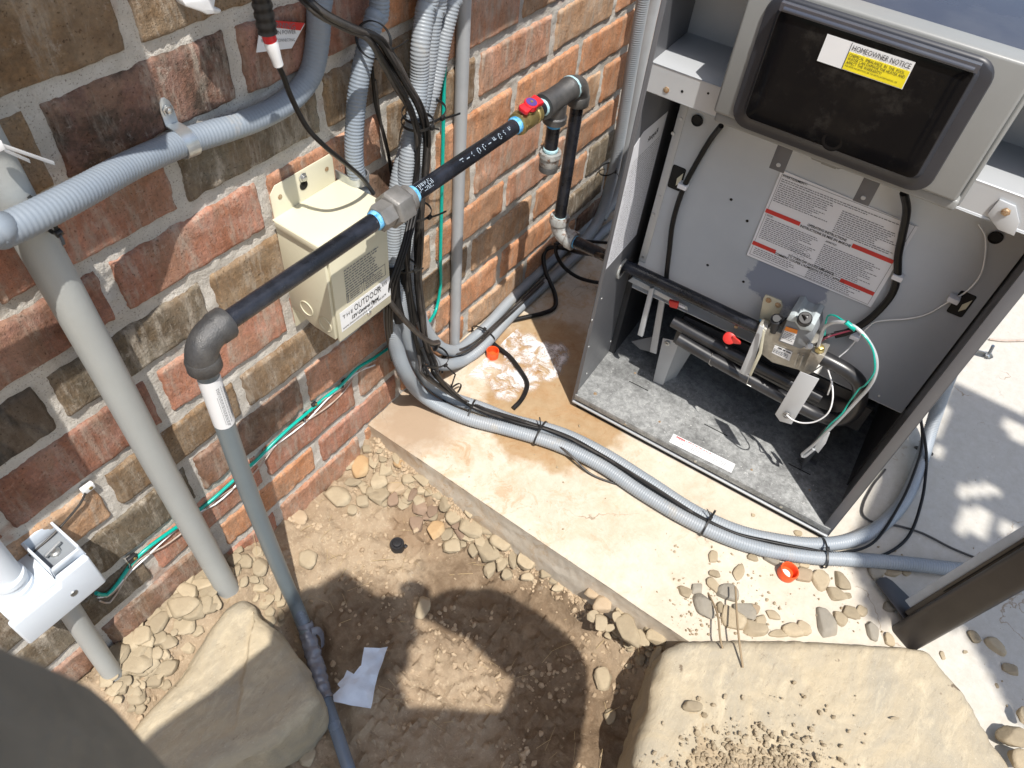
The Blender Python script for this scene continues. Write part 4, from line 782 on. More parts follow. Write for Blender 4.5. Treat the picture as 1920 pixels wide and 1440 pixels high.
# ---------------------------------------------------------------- cables
def cab(pts, r, label, m='cable', name='black_cable', group=None, cat='cable', flat=1.0): return ptube(name, pts, r, m, label, cat, group, .006, 8, flat)
Gc = 'thin black cables tied along the conduit bundle'
base = [(545,-30,-.05),(600,22,-.07),(655,52,-.075),(700,72,-.075),(728,110,-.075),(755,160,-.07),(780,205,-.07),(793,250,-.065),(790,310,-.06),(783,380,-.065),(776,450,-.065),(775,520,-.065),(780,580,-.07),(790,640,-.075),(803,680,-.085),(812,705,-.10)]
slabp = [(850,738,.03),(905,767,.028),(980,790,.027),(1060,818,.026),(1130,855,.026),(1215,908,.026),(1300,962,.026),(1375,998,.027),(1450,1018,.027),(1530,1030,.026)]
rc = random.Random(21)
for i in range(13):
    o = V((rc.uniform(-13,13), rc.uniform(-3,3), 0)); pts = [yP(u + o.x*(1 if k > 2 else .5) + rc.uniform(-3,3), v + o.y, y + rc.uniform(-.006,.006)) for k, (u, v, y) in enumerate(base)]
    if i < 4: pts += [zP(u + rc.uniform(-2,2), v + rc.uniform(-3,3), z-.004) for u, v, z in slabp[:10 if i < 2 else 7]]
    if i < 2: pts += [zP(1580,1036,.02), zP(1640,1015,.02), zP(1690,940,.035), zP(1716,880,.045), h2w(hP(1728,838,.27)), h2w(hP(1728,800,.29)), h2w(hP(1722,770,.30))] if i == 0 else [zP(1570,1043,.012), zP(1640,1046,.008), zP(1700,1010,.008), zP(1728,940,.02), zP(1737,870,.03), h2w(hP(1734,825,.26)), h2w(hP(1727,790,.28)), h2w(hP(1728,760,.30))]
    if i >= 5: pts += [zP(875,757,.03), zP(960,790,.028), zP(1010,803,.028)]
    cab(pts, rc.uniform(.0019,.0032), 'thin black cable in the bunch tied along the central conduits', rc.choice(['cable','cable','cable_dusty']), group=Gc)
for i in range(3):
    pts = [yP(770+i*6,395,-.07), yP(758+i*5,450,-.085), yP(742+i*5,500,-.09), yP(728+i*6,540,-.09), yP(724+i*5,590,-.08), yP(728+i*4,640,-.06), yP(735+i*5,675,-.05)]
    cab(pts, .0026, 'black cable looping out past the right edge of the beige box', 'cable', group='black cables looping past the beige box')
cab([yP(716,520,-.07), yP(728,560,-.085), yP(750,590,-.095), yP(780,622,-.10), yP(808,642,-.10), yP(822,642,-.085), yP(815,655,-.07)], .0042, 'thick dusty black cable hooking diagonally across the conduit bundle', 'cable_dusty')
cab([yP(735,500,-.055), yP(739,560,-.065), yP(748,600,-.07)], .010, 'short black rubber sleeve over the conduits below the zip tie', 'cable', name='rubber_sleeve', cat='sleeve')
cab([yP(757,505,-.06), yP(764,560,-.062), yP(775,600,-.065)], .009, 'black rubber sleeve on the right hand conduit of the bundle', 'cable', name='rubber_sleeve', cat='sleeve')
cab([yP(697,125,-.02), yP(705,200,-.014), yP(722,260,-.012), yP(733,320,-.012), yP(738,380,-.012)], .0022, 'thin black cable hanging loose on the wall left of the bundle')
cab([yP(703,150,-.02), yP(714,230,-.014), yP(728,290,-.012), yP(745,350,-.012)], .0018, 'thin brown black cable beside the loose one left of the bundle', 'cable_dusty')
# cables following the pair at the wall base
for i, (dx, lb) in enumerate(((0, 'black cable draped over the two wall base conduits, upper one'), (7, 'black cable draped over the two wall base conduits, lower one'))):
    cab([zP(822+dx,700,.03), zP(835,662+dx,.045), zP(865,655+dx,.042), zP(895,638+dx,.035), zP(930,606+dx,.033), zP(970,569+dx,.03), zP(1020,522+dx,.03)], .0022, lb, 'cable_dusty')
# slab crossing strays
cab([zP(812,700,.04), zP(840,722,.03), zP(868,748,.03), zP(905,762,.012), zP(950,778,.008), zP(1000,806,.012), zP(1060,845,.02), zP(1110,890,.004), zP(1180,915,.004), zP(1250,940,.006), zP(1330,975,.02)], .0021, 'thin dusty cable wandering off the conduits across the slab', 'cable_dusty')
cab([zP(826,740,.03), zP(850,775,.010), zP(880,798,.004), zP(930,808,.004), zP(990,822,.004), zP(1050,842,.004), zP(1120,880,.003), zP(1190,922,.003), zP(1260,960,.006)], .0019, 'thin black cable lying on the slab just below the conduits', 'cable')
cab([zP(1660,880,.004), zP(1650,893,.004), zP(1640,905,.004), zP(1628,925,.004), zP(1619,945,.004), zP(1618,965,.004), zP(1640,980,.004), zP(1680,985,.004), zP(1730,1000,.004), zP(1790,1030,.004), zP(1850,1052,.004), zP(1900,1060,.004)], .0019, 'thin grey black cord trailing over the shaded slab right of the heater', 'cable_dusty')
cab([zP(1855,636,.004), zP(1890,639,.004), zP(1960,636,.004)], .0022, 'thin mauve cord on the sunny slab at the far right edge', 'copper')
cab([xP(1150,497,.47), xP(1128,480,.44), zP(1085,473,.09), zP(1050,464,.07), zP(1028,466,.06), zP(1019,480,.05), zP(1024,512,.03), zP(1040,550,.012), zP(1040,576,.006), zP(1019,587,.006), zP(985,595,.006), zP(950,604,.006), zP(926,620,.006), zP(919,636,.007), zP(932,650,.007), zP(955,668,.007), zP(975,694,.007), zP(988,718,.007), zP(984,738,.007), zP(974,754,.006), zP(962,766,.004)], .0048, 'thick black rubber cord looping over the wet slab through the foam', 'cable')
cab([zP(1046,452,.10), zP(1042,472,.08), zP(1055,498,.05), zP(1080,518,.03), zP(1110,528,.02), zP(1150,533,.02)], .0042, 'black rubber cord curling from the pipe elbow to the heater side', 'cable')
cab([zP(1040,458,.11), zP(1070,450,.10), zP(1100,452,.09), zP(1145,456,.08)], .0036, 'short black cord passing behind the gas inlet pipe', 'cable')
# green ground wire and speaker wires along the wall
wp = [(730,652),(700,672),(668,692),(640,722),(610,745),(575,775),(545,800),(510,833),(482,862),(455,885),(430,908),(400,935),(375,955),(340,982),(300,1010),(268,1035),(244,1060),(222,1092),(200,1115),(180,1112)]
ptube('ground_wire', [yP(u, v, -.009 if i % 4 else -.006) for i, (u, v) in enumerate(wp)], .0026, 'green', 'bright green ground wire clipped along the bottom brick courses', 'wire')
ptube('ground_wire', [yP(838,40,-.01), yP(833,150,-.01), yP(830,300,-.01), yP(826,480,-.01), yP(826,535,-.012), yP(818,580,-.014), yP(806,602,-.03)], .0028, 'green', 'green ground wire hanging beside the slim smooth conduit', 'wire')
for i, (dv, m) in enumerate(((9,'copper'),(13,'whitebright'),(16,'copper'))):
    ptube('speaker_wire', [yP(u + 3*i, v + dv*(.5 + .5*math.sin(k*1.3+i*2)), -.0075) for k, (u, v) in enumerate(wp[1:])], .0013, m, 'thin brown and white twin wire sagging beside the green ground wire', 'wire', 'thin wires beside the green ground wire')
ptube('signal_wire', [yP(160,925,-.012), yP(150,945,-.012), yP(125,975,-.010), yP(100,1002,-.010), yP(75,1025,-.010), yP(55,1042,-.012)], .0014, 'cable_dusty', 'thin grey wire drooping from the white clip to the white box', 'wire')
# lead with its red and white connector at the top
ld = root('antenna_lead', yP(510,100,-.09), 'black lead with a red and white connector dangling in front of the upper wall', 'cable')
P = smooth_path([yP(511,102,-.095), yP(530,140,-.09), yP(545,180,-.085), yP(575,238,-.085), (yP(610,275,-.09)), yP(650,308,-.085), yP(680,335,-.07), yP(700,362,-.04)], .006)
mesh('cable', MB().tube(P, .0027, 12), M['cable'], ld)
a, b = yP(484,-30,-.095), yP(502,62,-.095); mesh('strain_relief', MB().tube(resample([a, b], .002), .0078, 16, rad=[.0078 + (.0009 if k % 4 < 2 else 0) for k in range(len(resample([a, b], .002)))]), M['cable'], ld)
d = (yP(516,104,-.095) - b).normalized(); mesh('red_ring', MB().lathe(b - d*.004, d, [(0,.0062),(.011,.0060)], 20), M['red'], ld)
mesh('white_sleeve', MB().lathe(b + d*.007, d, [(0,.0060),(.004,.0062),(.018,.0048),(.024,.0046),(.025,.003)], 20), M['whitebright'], ld)

# ---------------------------------------------------------------- zip ties
def ztie(c, d, ra, rb, label, group=None, tail=None, upv=(0,0,1), m='tie'):
    c = V(c); d = V(d).normalized(); up = (V(upv) - d*V(upv).dot(d)).normalized(); sd = d.cross(up); mb = MB(); P = []
    for k in range(33):
        t = 2*math.pi*k/32; P.append(c + sd*math.cos(t)*ra + up*math.sin(t)*rb)
    vs = []
    for k, p in enumerate(P):
        q = (p-c).normalized()
        for s in (-1, 1):
            for o_ in (0, .0011): vs.append(p + d*.0017*s + q*o_)
    fs = []
    for k in range(32): b_ = 4*k; fs += [(b_+1, b_+5, b_+7, b_+3), (b_, b_+4, b_+5, b_+1), (b_+2, b_+3, b_+7, b_+6), (b_, b_+2, b_+6, b_+4)]
    mb.add(vs, fs); t = root('zip_tie', c, label, 'zip tie', group); mesh('band', mb, M[m], t)
    h = c + up*rb*1.0 + sd*ra*.1; hb = MB(); hb.slab([h + sd*x*.003 + d*y*.0028 for x, y in ((-1,-1),(1,-1),(1,1),(-1,1))], up*.0045); mesh('head', hb, M[m], t, bevel=.0005)
    tl = V(tail) if tail else up*.02 + sd*.012; hh = h + up*.003; sdt = d
    T_ = [hh, hh + tl*.5 + up*.001, hh + tl]; vb = []
    for p in T_:
        for s in (-1, 1): vb.append(p + sdt*.0013*s)
    mesh('tail', MB().add(vb + [p + (tl.cross(sdt)).normalized()*.0009 for p in vb], [(0,1,3,2),(2,3,5,4),(6,8,9,7),(8,10,11,9),(0,2,8,6),(2,4,10,8),(1,7,9,3),(3,9,11,5),(4,5,11,10)]), M[m], t); return t
def mid(a, b): return (V(a)+V(b))/2
for (u, v, u2, v2, lb, tl) in ((847,738,862,748,'zip tie round the slab conduits nearest the corner, tail pointing up',(.012,.0,.028)), (884,772,905,778,'zip tie on the slab conduits, second from the corner',(-.008,.004,.012)),
      (1013,812,1035,822,'zip tie on the slab conduits below the heater left corner',(.008,.01,.014)), (1328,980,1345,990,'zip tie on the slab conduits near the middle of the heater front',(.004,.012,.01)), (1543,1036,1560,1038,'zip tie on the slab conduits where they pass the heater corner',(.0,.006,-.004))):
    ztie(zP(u, v, .013), zP(u2, v2, .013)-zP(u, v, .013), .0265, .0165, lb, tail=tl)
ztie(zP(906,626,.016), zP(920,612,.016)-zP(906,626,.016), .027, .0135, 'zip tie round the two wall base conduits', tail=(-.006,-.002,.006))
ztie(yP(795,208,-.045), (-.05,0,1), .030, .026, 'zip tie binding cables and conduits in the shade high on the bundle', upv=(0,-1,0), tail=(.03,-.004,-.004))
ztie(yP(783,228,-.055), (-.05,0,1), .020, .020, 'second zip tie just under the high one on the bundle', upv=(0,-1,0), tail=(.008,-.004,-.004))
ztie(yP(778,395,-.06), (-.02,0,1), .022, .022, 'zip tie on the bundle just below the pipe union', upv=(0,-1,0), tail=(.030,-.004,-.004))
ztie(yP(757,497,-.062), (0,0,1), .015, .018, 'zip tie above the rubber sleeves of the bundle', upv=(0,-1,0), tail=(.012,-.004,.0))
ztie(yP(812,668,-.085), (.3,-.2,1), .030, .024, 'zip tie where the conduits spread at the wall base', upv=(0,-1,0), tail=(.006,-.016,-.016))
ztie(yP(700,75,-.05), (1,0,-.5), .018, .024, 'zip tie holding black cables to the single flexible conduit', upv=(0,-1,0), tail=(.028,.0,.002))
ztie(yP(1140,317,-.025), (-.05,0,1), .026, .016, 'zip tie joining the two conduits beside the heater', upv=(0,-1,0), tail=(.006,-.006,-.012))
ztie(yP(76,402,-.062), (1,0,.08), .0165, .0165, 'black zip tie on the left flexible conduit where it crosses the pale one', upv=(0,-1,-.6), tail=(-.002,-.004,-.008))
ztie(h2w(hP(1732,845,.29)), (.55,.1,.8), .016, .016, 'zip tie round the conduit beside the heater right side', upv=(1,-.2,0), tail=(-.004,.0,.003))
t = root('zip_tie', yP(60,285,-.06), 'white zip tie tails poking out beside the pale conduit', 'zip tie')
for a, b in (((2,268),(100,302)), ((5,276),(54,298))):
    A_, B_ = yP(*a, -.075), yP(*b, -.06); mesh('tail', MB().slab([A_, B_, B_+V((0,.001,-.004)), A_+V((0,.001,-.004))], (0,-.001,0)), M['whitebright'], t, bevel=.0003)
mesh('head', MB().box(yP(2,268,-.075)-V((.008,.003,.004)), yP(2,268,-.075)+V((0,.003,.003))), M['whitebright'], t, bevel=.0005)
# cable clips
def clip(u, v, label, m, w_=.010, h_=.007):
    c = yP(u, v, -.006); t = root('cable_clip', c, label, 'cable clip'); mb = MB().box(c + V((-w_/2,-.004,-h_/2)), c + V((w_/2,.002,h_/2))); mesh('body', mb, M[m], t, bevel=.0012)
    mesh('screw', MB().lathe(c + V((w_*.15,-.004,0)), (0,-1,0), [(0,.0024),(.0008,.0022),(.001,.0012)], 14), M['brass'], t)
    mb = MB().tube([c + V((-w_/2,-.002,-h_/2*1.0)), c + V((-w_/2-.003,-.005,-h_/2-.002)), c + V((-w_/2-.003,-.001,-h_/2-.006))], .0013, 8); mesh('hook', mb, M[m], t); return t
clip(163, 914, 'white cable clip with brass screw on the joint above the white box', 'whitebright', .015, .010)
clip(247, 1046, 'black cable clip holding the green wire near the white box', 'black', .013, .011)
clip(573, 776, 'black cable clip holding the green wire right of the riser', 'black', .009, .008)
clip(588, 757, 'black cable clip next along the green wire toward the bundle', 'black', .009, .006)
clip(645, 714, 'black cable clip on the green wire below the beige box', 'black', .010, .006)
clip(818, 566, 'black cable clip beside the slim conduit foot', 'black', .008, .008)

# ---------------------------------------------------------------- beige control box
bx = root('control_box', (.055, 0, .385), 'beige steel control panel box screwed to the brick behind the gas pipe', 'control box')
Z0, Z1, Y = .385, .526, -.090; XL, XR = .002, .108
plate = [(XL+.001,.345),(XR-.004,.345),(XR-.004,.562),(XR-.008,.569),(XL+.010,.569),(XL+.001,.560)]
mesh('back_plate', MB().slab([(x, -.0085, z) for x, z in plate], (0,.0015,0)), M['beige'], bx, bevel=.0006)
body = [(0,-.0085,Z0),(0,-.0085,Z1),(0,Y+.003,Z1),(0,Y+.003,Z0-.012),(0,Y*.55,Z0-.012)]
mesh('case', MB().slab([V((XL,0,0))+V(p) for p in body], (XR-XL,0,0)), M['beige'], bx, bevel=.0008)
mesh('cover', MB().box((XL+.004,Y-.001,Z0-.017),(XR-.002,Y+.003,Z1-.006)), M['beige'], bx, bevel=.001)
mesh('lid', MB().box((XL-.003,-.0085,Z1),(XR+.004,Y-.006,Z1+.0025)).box((XL-.003,Y-.006,Z1-.010),(XR+.004,Y-.0045,Z1+.0020)).box((XL-.0035,-.012,Z1-.007),(XL-.002,Y-.004,Z1+.0020)), M['beige'], bx, bevel=.0007)
for px, pz in ((.016,.552),(.092,.552)): mesh('mount_hole', MB().lathe((px,-.0090,pz), (0,-1,0), [(0,.0030),(.0002,.0030)], 16), M['rustscrew'], bx)
mesh('keyhole', MB().lathe((.053,-.0090,.549), (0,-1,0), [(0,.0062),(.0002,.0062)], 20).box((.0505,-.0092,.549),(.0555,-.0090,.560)), M['slot'], bx)
mesh('screw', MB().lathe((.053,-.0095,.560), (0,-1,0), [(0,.0065),(.001,.0063),(.0012,.0045),(.004,.004),(.0045,.002)], 6), M['screw'], bx, bevel=.0003)
mesh('screw', MB().lathe((.062,Y-.001,Z0-.005), (0,-1,0), [(0,.0040),(.0012,.0036),(.0016,.002)], 18), M['screw'], bx)
for yy, zz in ((-.072,.392),(-.040,.401)):
    P = [V((XL-.0004, yy+math.cos(a)*.011, zz+math.sin(a)*.011)) for a in [2*math.pi*k/28 for k in range(29)]]; mesh('knockout', MB().tube(P, .0008, 6, cap=False), M['beige'], bx)
st = mesh('sticker', rectmb((XL+.009,Y-.0012,Z0-.002), (.094,0,0), (0,0,.034)), M['sticker'], bx)
o = (XL+.012, Y-.0016, Z0+.018); T = text_mb('THE', .0085, (XL+.013,Y-.0016,Z0+.0190), (1,0,0), (0,0,1), spacing=1.35); text_mb('OUTDOOR', .0150, (XL+.034,Y-.0016,Z0+.0182), (1,0,0), (0,0,1), bold=.0, sx=.64, spacing=1.05, mb=T); text_mb('PLUS', .0085, (XL+.0775,Y-.0016,Z0+.0235), (1,0,0), (0,0,1), spacing=1.35, sx=.85, mb=T)
text_mb('12V Control Panel', .0080, (XL+.027,Y-.0016,Z0+.0080), (1,0,0), (0,0,1), bold=.02, shear=.25, sx=.86, mb=T); text_mb('www.theoutdoorplus.com', .0058, (XL+.011,Y-.0016,Z0+.0015), (1,0,0), (0,0,1), sx=.9, mb=T); text_mb('(909) 460-5579', .0056, (XL+.066,Y-.0016,Z0+.0040), (1,0,0), (0,0,1), sx=.8, mb=T)
mesh('lettering', T, M['ink'], st, flat=True)
mb = MB(); dashes(mb, (XL+.024,Y-.0014,Z0+.092), (1,0,0), (0,0,1), .062, 10, .0042, .0016); dashes(mb, (XL+.030,Y-.0014,Z0+.050), (1,0,0), (0,0,1), .020, 3, .0035, .0013); dashes(mb, (XL+.058,Y-.0014,Z0+.052), (1,0,0), (0,0,1), .034, 4, .0035, .0013)
for a_, b_ in (((.024,.041),(.052,.0415)), ((.024,.056),(.052,.0565)), ((.024,.041),(.0245,.0565)), ((.0515,.041),(.052,.0565)), ((.055,.041),(.096,.0415)), ((.055,.0595),(.096,.060)), ((.055,.041),(.0555,.060)), ((.0955,.041),(.096,.060))):
    mb.box((XL+a_[0],Y-.0015,Z0+a_[1]-.002),(XL+b_[0],Y-.0012,Z0+b_[1]-.002))
mb.add([(XL+.0262,Y-.0015,Z0+.040),(XL+.0272,Y-.0015,Z0+.040),(XL+.0272,Y-.0015,Z0+.052),(XL+.0262,Y-.0015,Z0+.052)], [(0,1,2,3)]).add([(XL+.0252,Y-.0015,Z0+.049),(XL+.0282,Y-.0015,Z0+.049),(XL+.0267,Y-.0015,Z0+.0535)], [(0,1,2)])
mesh('printed_warning', mb, M['inkgrey'], bx, flat=True)

# ---------------------------------------------------------------- white outdoor box and pipes at lower left
wb = root('outlet_box', (-.41, 0, .26), 'white plastic wiring box on a white pipe at the lower left wall', 'junction box')
Yb = -.058
def yb(u, v, y=Yb): return yP(u, v, y)
body = [yb(2,1128), yb(142,1062), yb(188,1068), yb(70,1172), yb(10,1140)]
W0, W1, WZ0, WZ1 = -.460, -.370, .246, .304
mb = MB().box((W0,-.004,WZ0),(W1,Yb+.004,WZ1-.004)); mesh('case', mb, M['white'], wb, bevel=.003, seg=3)
mesh('cover', MB().slab([V((x,Yb+.004,z)) for x, z in ((W0-.003,WZ0-.003),(W1+.003,WZ0-.003),(W1+.003,WZ1),(W1-.033,WZ1),(W1-.037,WZ1-.012),(W0-.003,WZ1-.012))], (0,-.010,0)), M['white'], wb, bevel=.003, seg=3)
mesh('pocket', MB().box((W1-.030,-.006,WZ1-.004),(W1+.000,Yb+.006,WZ1-.002)), M['valvegrey'], wb)
mesh('pocket_wall', MB().box((W1-.034,-.004,WZ1-.004),(W1-.031,Yb+.004,WZ1+.016)).box((W1,-.004,WZ1-.004),(W1+.003,Yb+.004,WZ1+.016)).box((W1-.034,-.0055,WZ1-.004),(W1+.003,-.003,WZ1+.016)).box((W1-.034,Yb+.004,WZ1-.004),(W1+.003,Yb+.007,WZ1+.010)), M['white'], wb, bevel=.001)
mesh('terminal_screw', MB().lathe((W1-.016,-.030,WZ1-.002), (0,0,1), [(0,.006),(.004,.006),(.005,.0035),(.007,.003)], 10).cyl((W1-.026,-.03,WZ1+.004),(W1-.006,-.026,WZ1+.004),.0022, 8), M['screw'], wb, sharp=30)
mesh('cover_screw', MB().lathe((W1-.030,Yb-.006,WZ0+.022), (0,-1,0), [(0,.0045),(.0008,.004),(.0009,.002)], 16), M['screw'], wb)
mesh('hub', MB().lathe((-.4345,-.030,WZ1-.016), (0,0,1), [(0,.019),(.018,.019),(.020,.0165),(.028,.0165),(.030,.0185),(.036,.0180),(.038,.0155)], 28), M['white'], wb, sharp=30)
thing('white_pipe', MB().tube([(-.420,-.030,.78),(-.424,-.030,.55),(-.4335,-.030,.30)], .0142, 26), M['white'], 'white pipe coming down into the top of the white box at lower left', 'pipe')
thing('white_pipe', MB().tube(smooth_path([(-.408,-.030,.245),(-.416,-.03,.13),(-.424,-.032,.0),(-.428,-.034,-.09)], .02), .0125, 26), M['pvc_pale'], 'muddy white pipe running from under the white box into the rocks', 'pipe')
# warning tag on the wall top left, plastic clip at the very top
tg = root('warning_tag', yP(525,65,-.012), 'red and white power warning sticker on the brick at the top', 'sign')
a, b, c_, d_ = yP(480,98,-.012), yP(546,90,-.012), yP(571,44,-.012), yP(488,40,-.012)
mesh('card', MB().slab([a, b, c_, yP(566,50,-.012), d_], (0,-.0008,0)), M['sticker'], tg)
xd = (b-a).normalized(); hb = [yP(486,48,-.0132), yP(563,57,-.0132), yP(571,43,-.0132), yP(500,37,-.0132), yP(488,40,-.0132)]
mesh('red_band', MB().slab(hb, (0,-.0003,0)), M['inkred'], tg)
T = text_mb('WARNING', .0085, yP(496,51,-.0138), (yP(560,55,-.0138)-yP(496,51,-.0138)), (0,0,1), sx=1.0, off=.0002); mesh('heading', T, M['inkgrey'], tg, flat=True)
T = text_mb('OFF MAIN POWER', .0062, yP(492,66,-.0132), yP(560,63,-.0132)-yP(492,66,-.0132), (0,0,1), off=.0004, sx=.86); text_mb('BEFORE DISCONNECTING', .0044, yP(490,79,-.0132), yP(552,77,-.0132)-yP(490,79,-.0132), (0,0,1), off=.0004, sx=.85, mb=T); mesh('lettering', T, M['inkgrey'], tg, flat=True)
cl = root('plastic_bracket', yP(365,5,-.05), 'white plastic bracket poking in at the top edge left of the lead', 'bracket')
mb = MB().slab([yP(322,-12,-.05), yP(330,4,-.05), yP(360,14,-.05), yP(372,20,-.05), yP(396,18,-.05), yP(400,10,-.05), yP(385,6,-.05), yP(388,-14,-.05)], (0,-.012,0)); mesh('body', mb, M['whitebright'], cl, bevel=.002)
mesh('arm', MB().tube([yP(350,-10,-.04), V((-.03,-.02,.83))], .006, 10), M['whitebright'], cl)
# ---------------------------------------------------------------- small litter
def cap_ring(name, c, r, h, m, label, tilt=(0,0,1)):
    t = root(name, c, label, 'cap'); ax = V(tilt).normalized(); mesh('shell', MB().lathe(V(c), ax, [(0,r*.55),(0,r*.96),(h,r),(h+.0012,r*.97),(h+.0012,r*.86),(.003,r*.82),(.003,r*.2)], 30), M[m], t, sharp=40); return t
t = cap_ring('orange_cap', zP(923,668,.001), .0125, .016, 'orange', 'orange plastic pipe cap standing in the foam on the slab'); mesh('disc', MB().lathe(zP(923,668,.004), (0,0,1), [(0,.009),(.0004,.009)], 24), M['orange'], t)
t = cap_ring('orange_cap', zP(1473,1077,.001), .0155, .015, 'orange', 'orange plastic pipe cap among pebbles in front of the heater', (.05,-.1,1)); mesh('seal', MB().lathe(zP(1472,1076,.005), (0,0,1), [(0,.0085),(.0015,.0078)], 20), M['sticker'], t)
sp_ = zP(745,1026,-.09); sp_.z = dirt_h(sp_.x, sp_.y); t = root('sprinkler_cap', sp_, 'small round black cap standing in the bare dirt', 'cap')
mesh('body', MB().lathe(sp_-V((0,0,.004)), (0,0,1), [(0,.0125),(.016,.0125),(.018,.0115),(.018,.0085),(.0155,.008)], 26), M['black'], t, sharp=30)
mesh('rim', MB().lathe(sp_+V((0,0,.010)), (0,0,1), [(0,.0075),(.0055,.0075),(.006,.004),(.005,.0035)], 22), M['black'], t, sharp=30); mesh('lug', MB().box(sp_+V((.004,-.016,.006)), sp_+V((.010,-.010,.010))), M['black'], t, bevel=.001)
# torn scrap of bluish paper
def paper():
    out = [(684,1220),(728,1219),(722,1232),(712,1262),(704,1290),(700,1318),(696,1332),(660,1328),(628,1322),(626,1308),(640,1296),(634,1288),(646,1276),(652,1262),(664,1270),(676,1256),(688,1250),(690,1238)]
    P = [zP(u, v, -.085) for u, v in out]; c = sum((p for p in P), V((0,0,0)))/len(P); mb = MB(); n = len(P)*3; O = []
    for i in range(len(P)):
        for k in range(3): O.append(P[i].lerp(P[(i+1) % len(P)], k/3))
    vs = []
    for r in range(13):
        for o in O:
            p = c.lerp(o, r/12); f = 1 - abs((p.x*.9+p.y*.3)*60 % 2 - 1); vs.append(p + V((0,0,.012+.006*fb(p.x*30, p.y*30, 3, 2)+.0035*f + .006*sstep(.5, 1, r/12)*N(p*40))))
    fs = [(j*n+i, j*n+(i+1) % n, (j+1)*n+(i+1) % n, (j+1)*n+i) for j in range(12) for i in range(n)]
    m0 = len(vs); mb.add(vs, fs); mb.add([v - V((0,0,.0006)) for v in vs], [f[::-1] for f in fs])
    thing('paper_scrap', mb, M['paper'], 'torn crumpled pale blue paper lying in the dirt', 'paper scrap', sharp=25)
paper()
# ================================================================ HEATER (its own space: x across, y back, z up)
ht = root('pool_heater', H0, 'grey gas pool heater with its lower door off, showing burner tray and gas valve', 'pool heater', rotz=HA, local=True)
W = .484; DP = .56; HT = .786
def hm(nm, mb, m, par=ht, **k): return mesh(nm, mb, M[m], par, **k)
def B(a, b): return MB().box(a, b)
hm('side_panel', B((-.0115,-.004,.006),(-.008,DP,HT)).box((-.0115,-.004,.006),(-.005,-.001,HT)), 'jacket', bevel=.0008)
hm('side_panel', B((W,-.004,.006),(W+.0035,DP,HT)).box((W-.012,-.004,.006),(W+.0035,-.001,.62)), 'jacket', bevel=.0008)
hm('rear_panel', B((0,DP-.003,0),(W,DP,HT)), 'jacket')
hm('top_panel', B((-.004,.012,HT),(W+.004,DP,HT+.003)).box((-.004,.010,HT-.02),(W+.004,.013,HT+.003)), 'jackettop', bevel=.001)
fl = hm('floor_pan', B((-.008,-.004,.034),(W,.36,.036)).box((-.008,-.006,.022),(W,-.003,.036)), 'floorpan', bevel=.0006)
hm('slot', B((.060,.0835,.0361),(.100,.0855,.0363)).box((.220,.0735,.0361),(.266,.0755,.0363)).box((.380,.081,.0361),(.421,.083,.0363)), 'slot', fl)
hm('pan_screw', MB().lathe((.022,.018,.036), (0,0,1), [(0,.0035),(.001,.003)], 12), 'rustscrew', fl)
hm('base_frame', B((-.002,-.002,.0),(W+.002,.0,.014)).box((0,.0,0),(W,DP,.012)), 'slot')
hm('base_lip', B((-.010,-.0075,.013),(W+.003,-.002,.0165)), 'galvlit', bevel=.0005)
bpn = hm('firewall', B((.012,.100,.240),(W-.003,.1015,.632)).box((.012,.100,.238),(W-.003,.112,.240)), 'firewall', bevel=.0004)
hm('seam_flange', B((.012,.0985,.30),(.024,.100,.60)), 'galv', bevel=.0003)
def hole(par, x, y, z, r): return hm('hole', MB().lathe((x,y-.0004,z), (0,-1,0), [(0,r),(.0002,r)], 18), 'slot', par)
for u, v in ((1371,374),(1394,528),(1327,497),(1401,414)): p = hP(u, v, .0996); hole(bpn, p.x, .0998, p.z, .0022)
for (u0, v0, u1, v1) in ((1262,309,1275,358),(1800,545,1805,595)):
    a = hP(u0, v0, .099); b = hP(u1, v1, .099); cx, cz_ = (a.x+b.x)/2, (a.z+b.z)/2; w2, h2 = .0105, .0195; P = []
    for sx_, sz_ in ((1,1),(-1,1),(-1,-1),(1,-1)):
        for k in range(4):
            t_ = {(1,1):0,(-1,1):90,(-1,-1):180,(1,-1):270}[(sx_,sz_)] + k*30; P.append(V((cx + sx_*(w2-.003) + math.cos(R3(t_))*.003, .0992, cz_ + sz_*(h2-.003) + math.sin(R3(t_))*.003)))
    hm('vent_slot', MB().slab(P[::-1], (0,-.0003,0)), 'slot', bpn)
    hm('bright_tab', MB().slab([V((cx+.002,.0986,cz_-.012)), V((cx+.008,.0986,cz_-.004)), V((cx+.008,.0986,cz_+.012)), V((cx+.001,.0986,cz_+.000))], (0,-.0003,0)), 'bracketcream', bpn)
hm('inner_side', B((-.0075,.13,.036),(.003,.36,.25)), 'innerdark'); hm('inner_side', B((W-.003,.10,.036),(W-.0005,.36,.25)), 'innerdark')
hm('inner_rear', B((0,.36,.036),(W,.363,.25)), 'innerdark'); hm('tray_roof', B((.002,.103,.246),(W-.002,.36,.25)), 'innerdark')
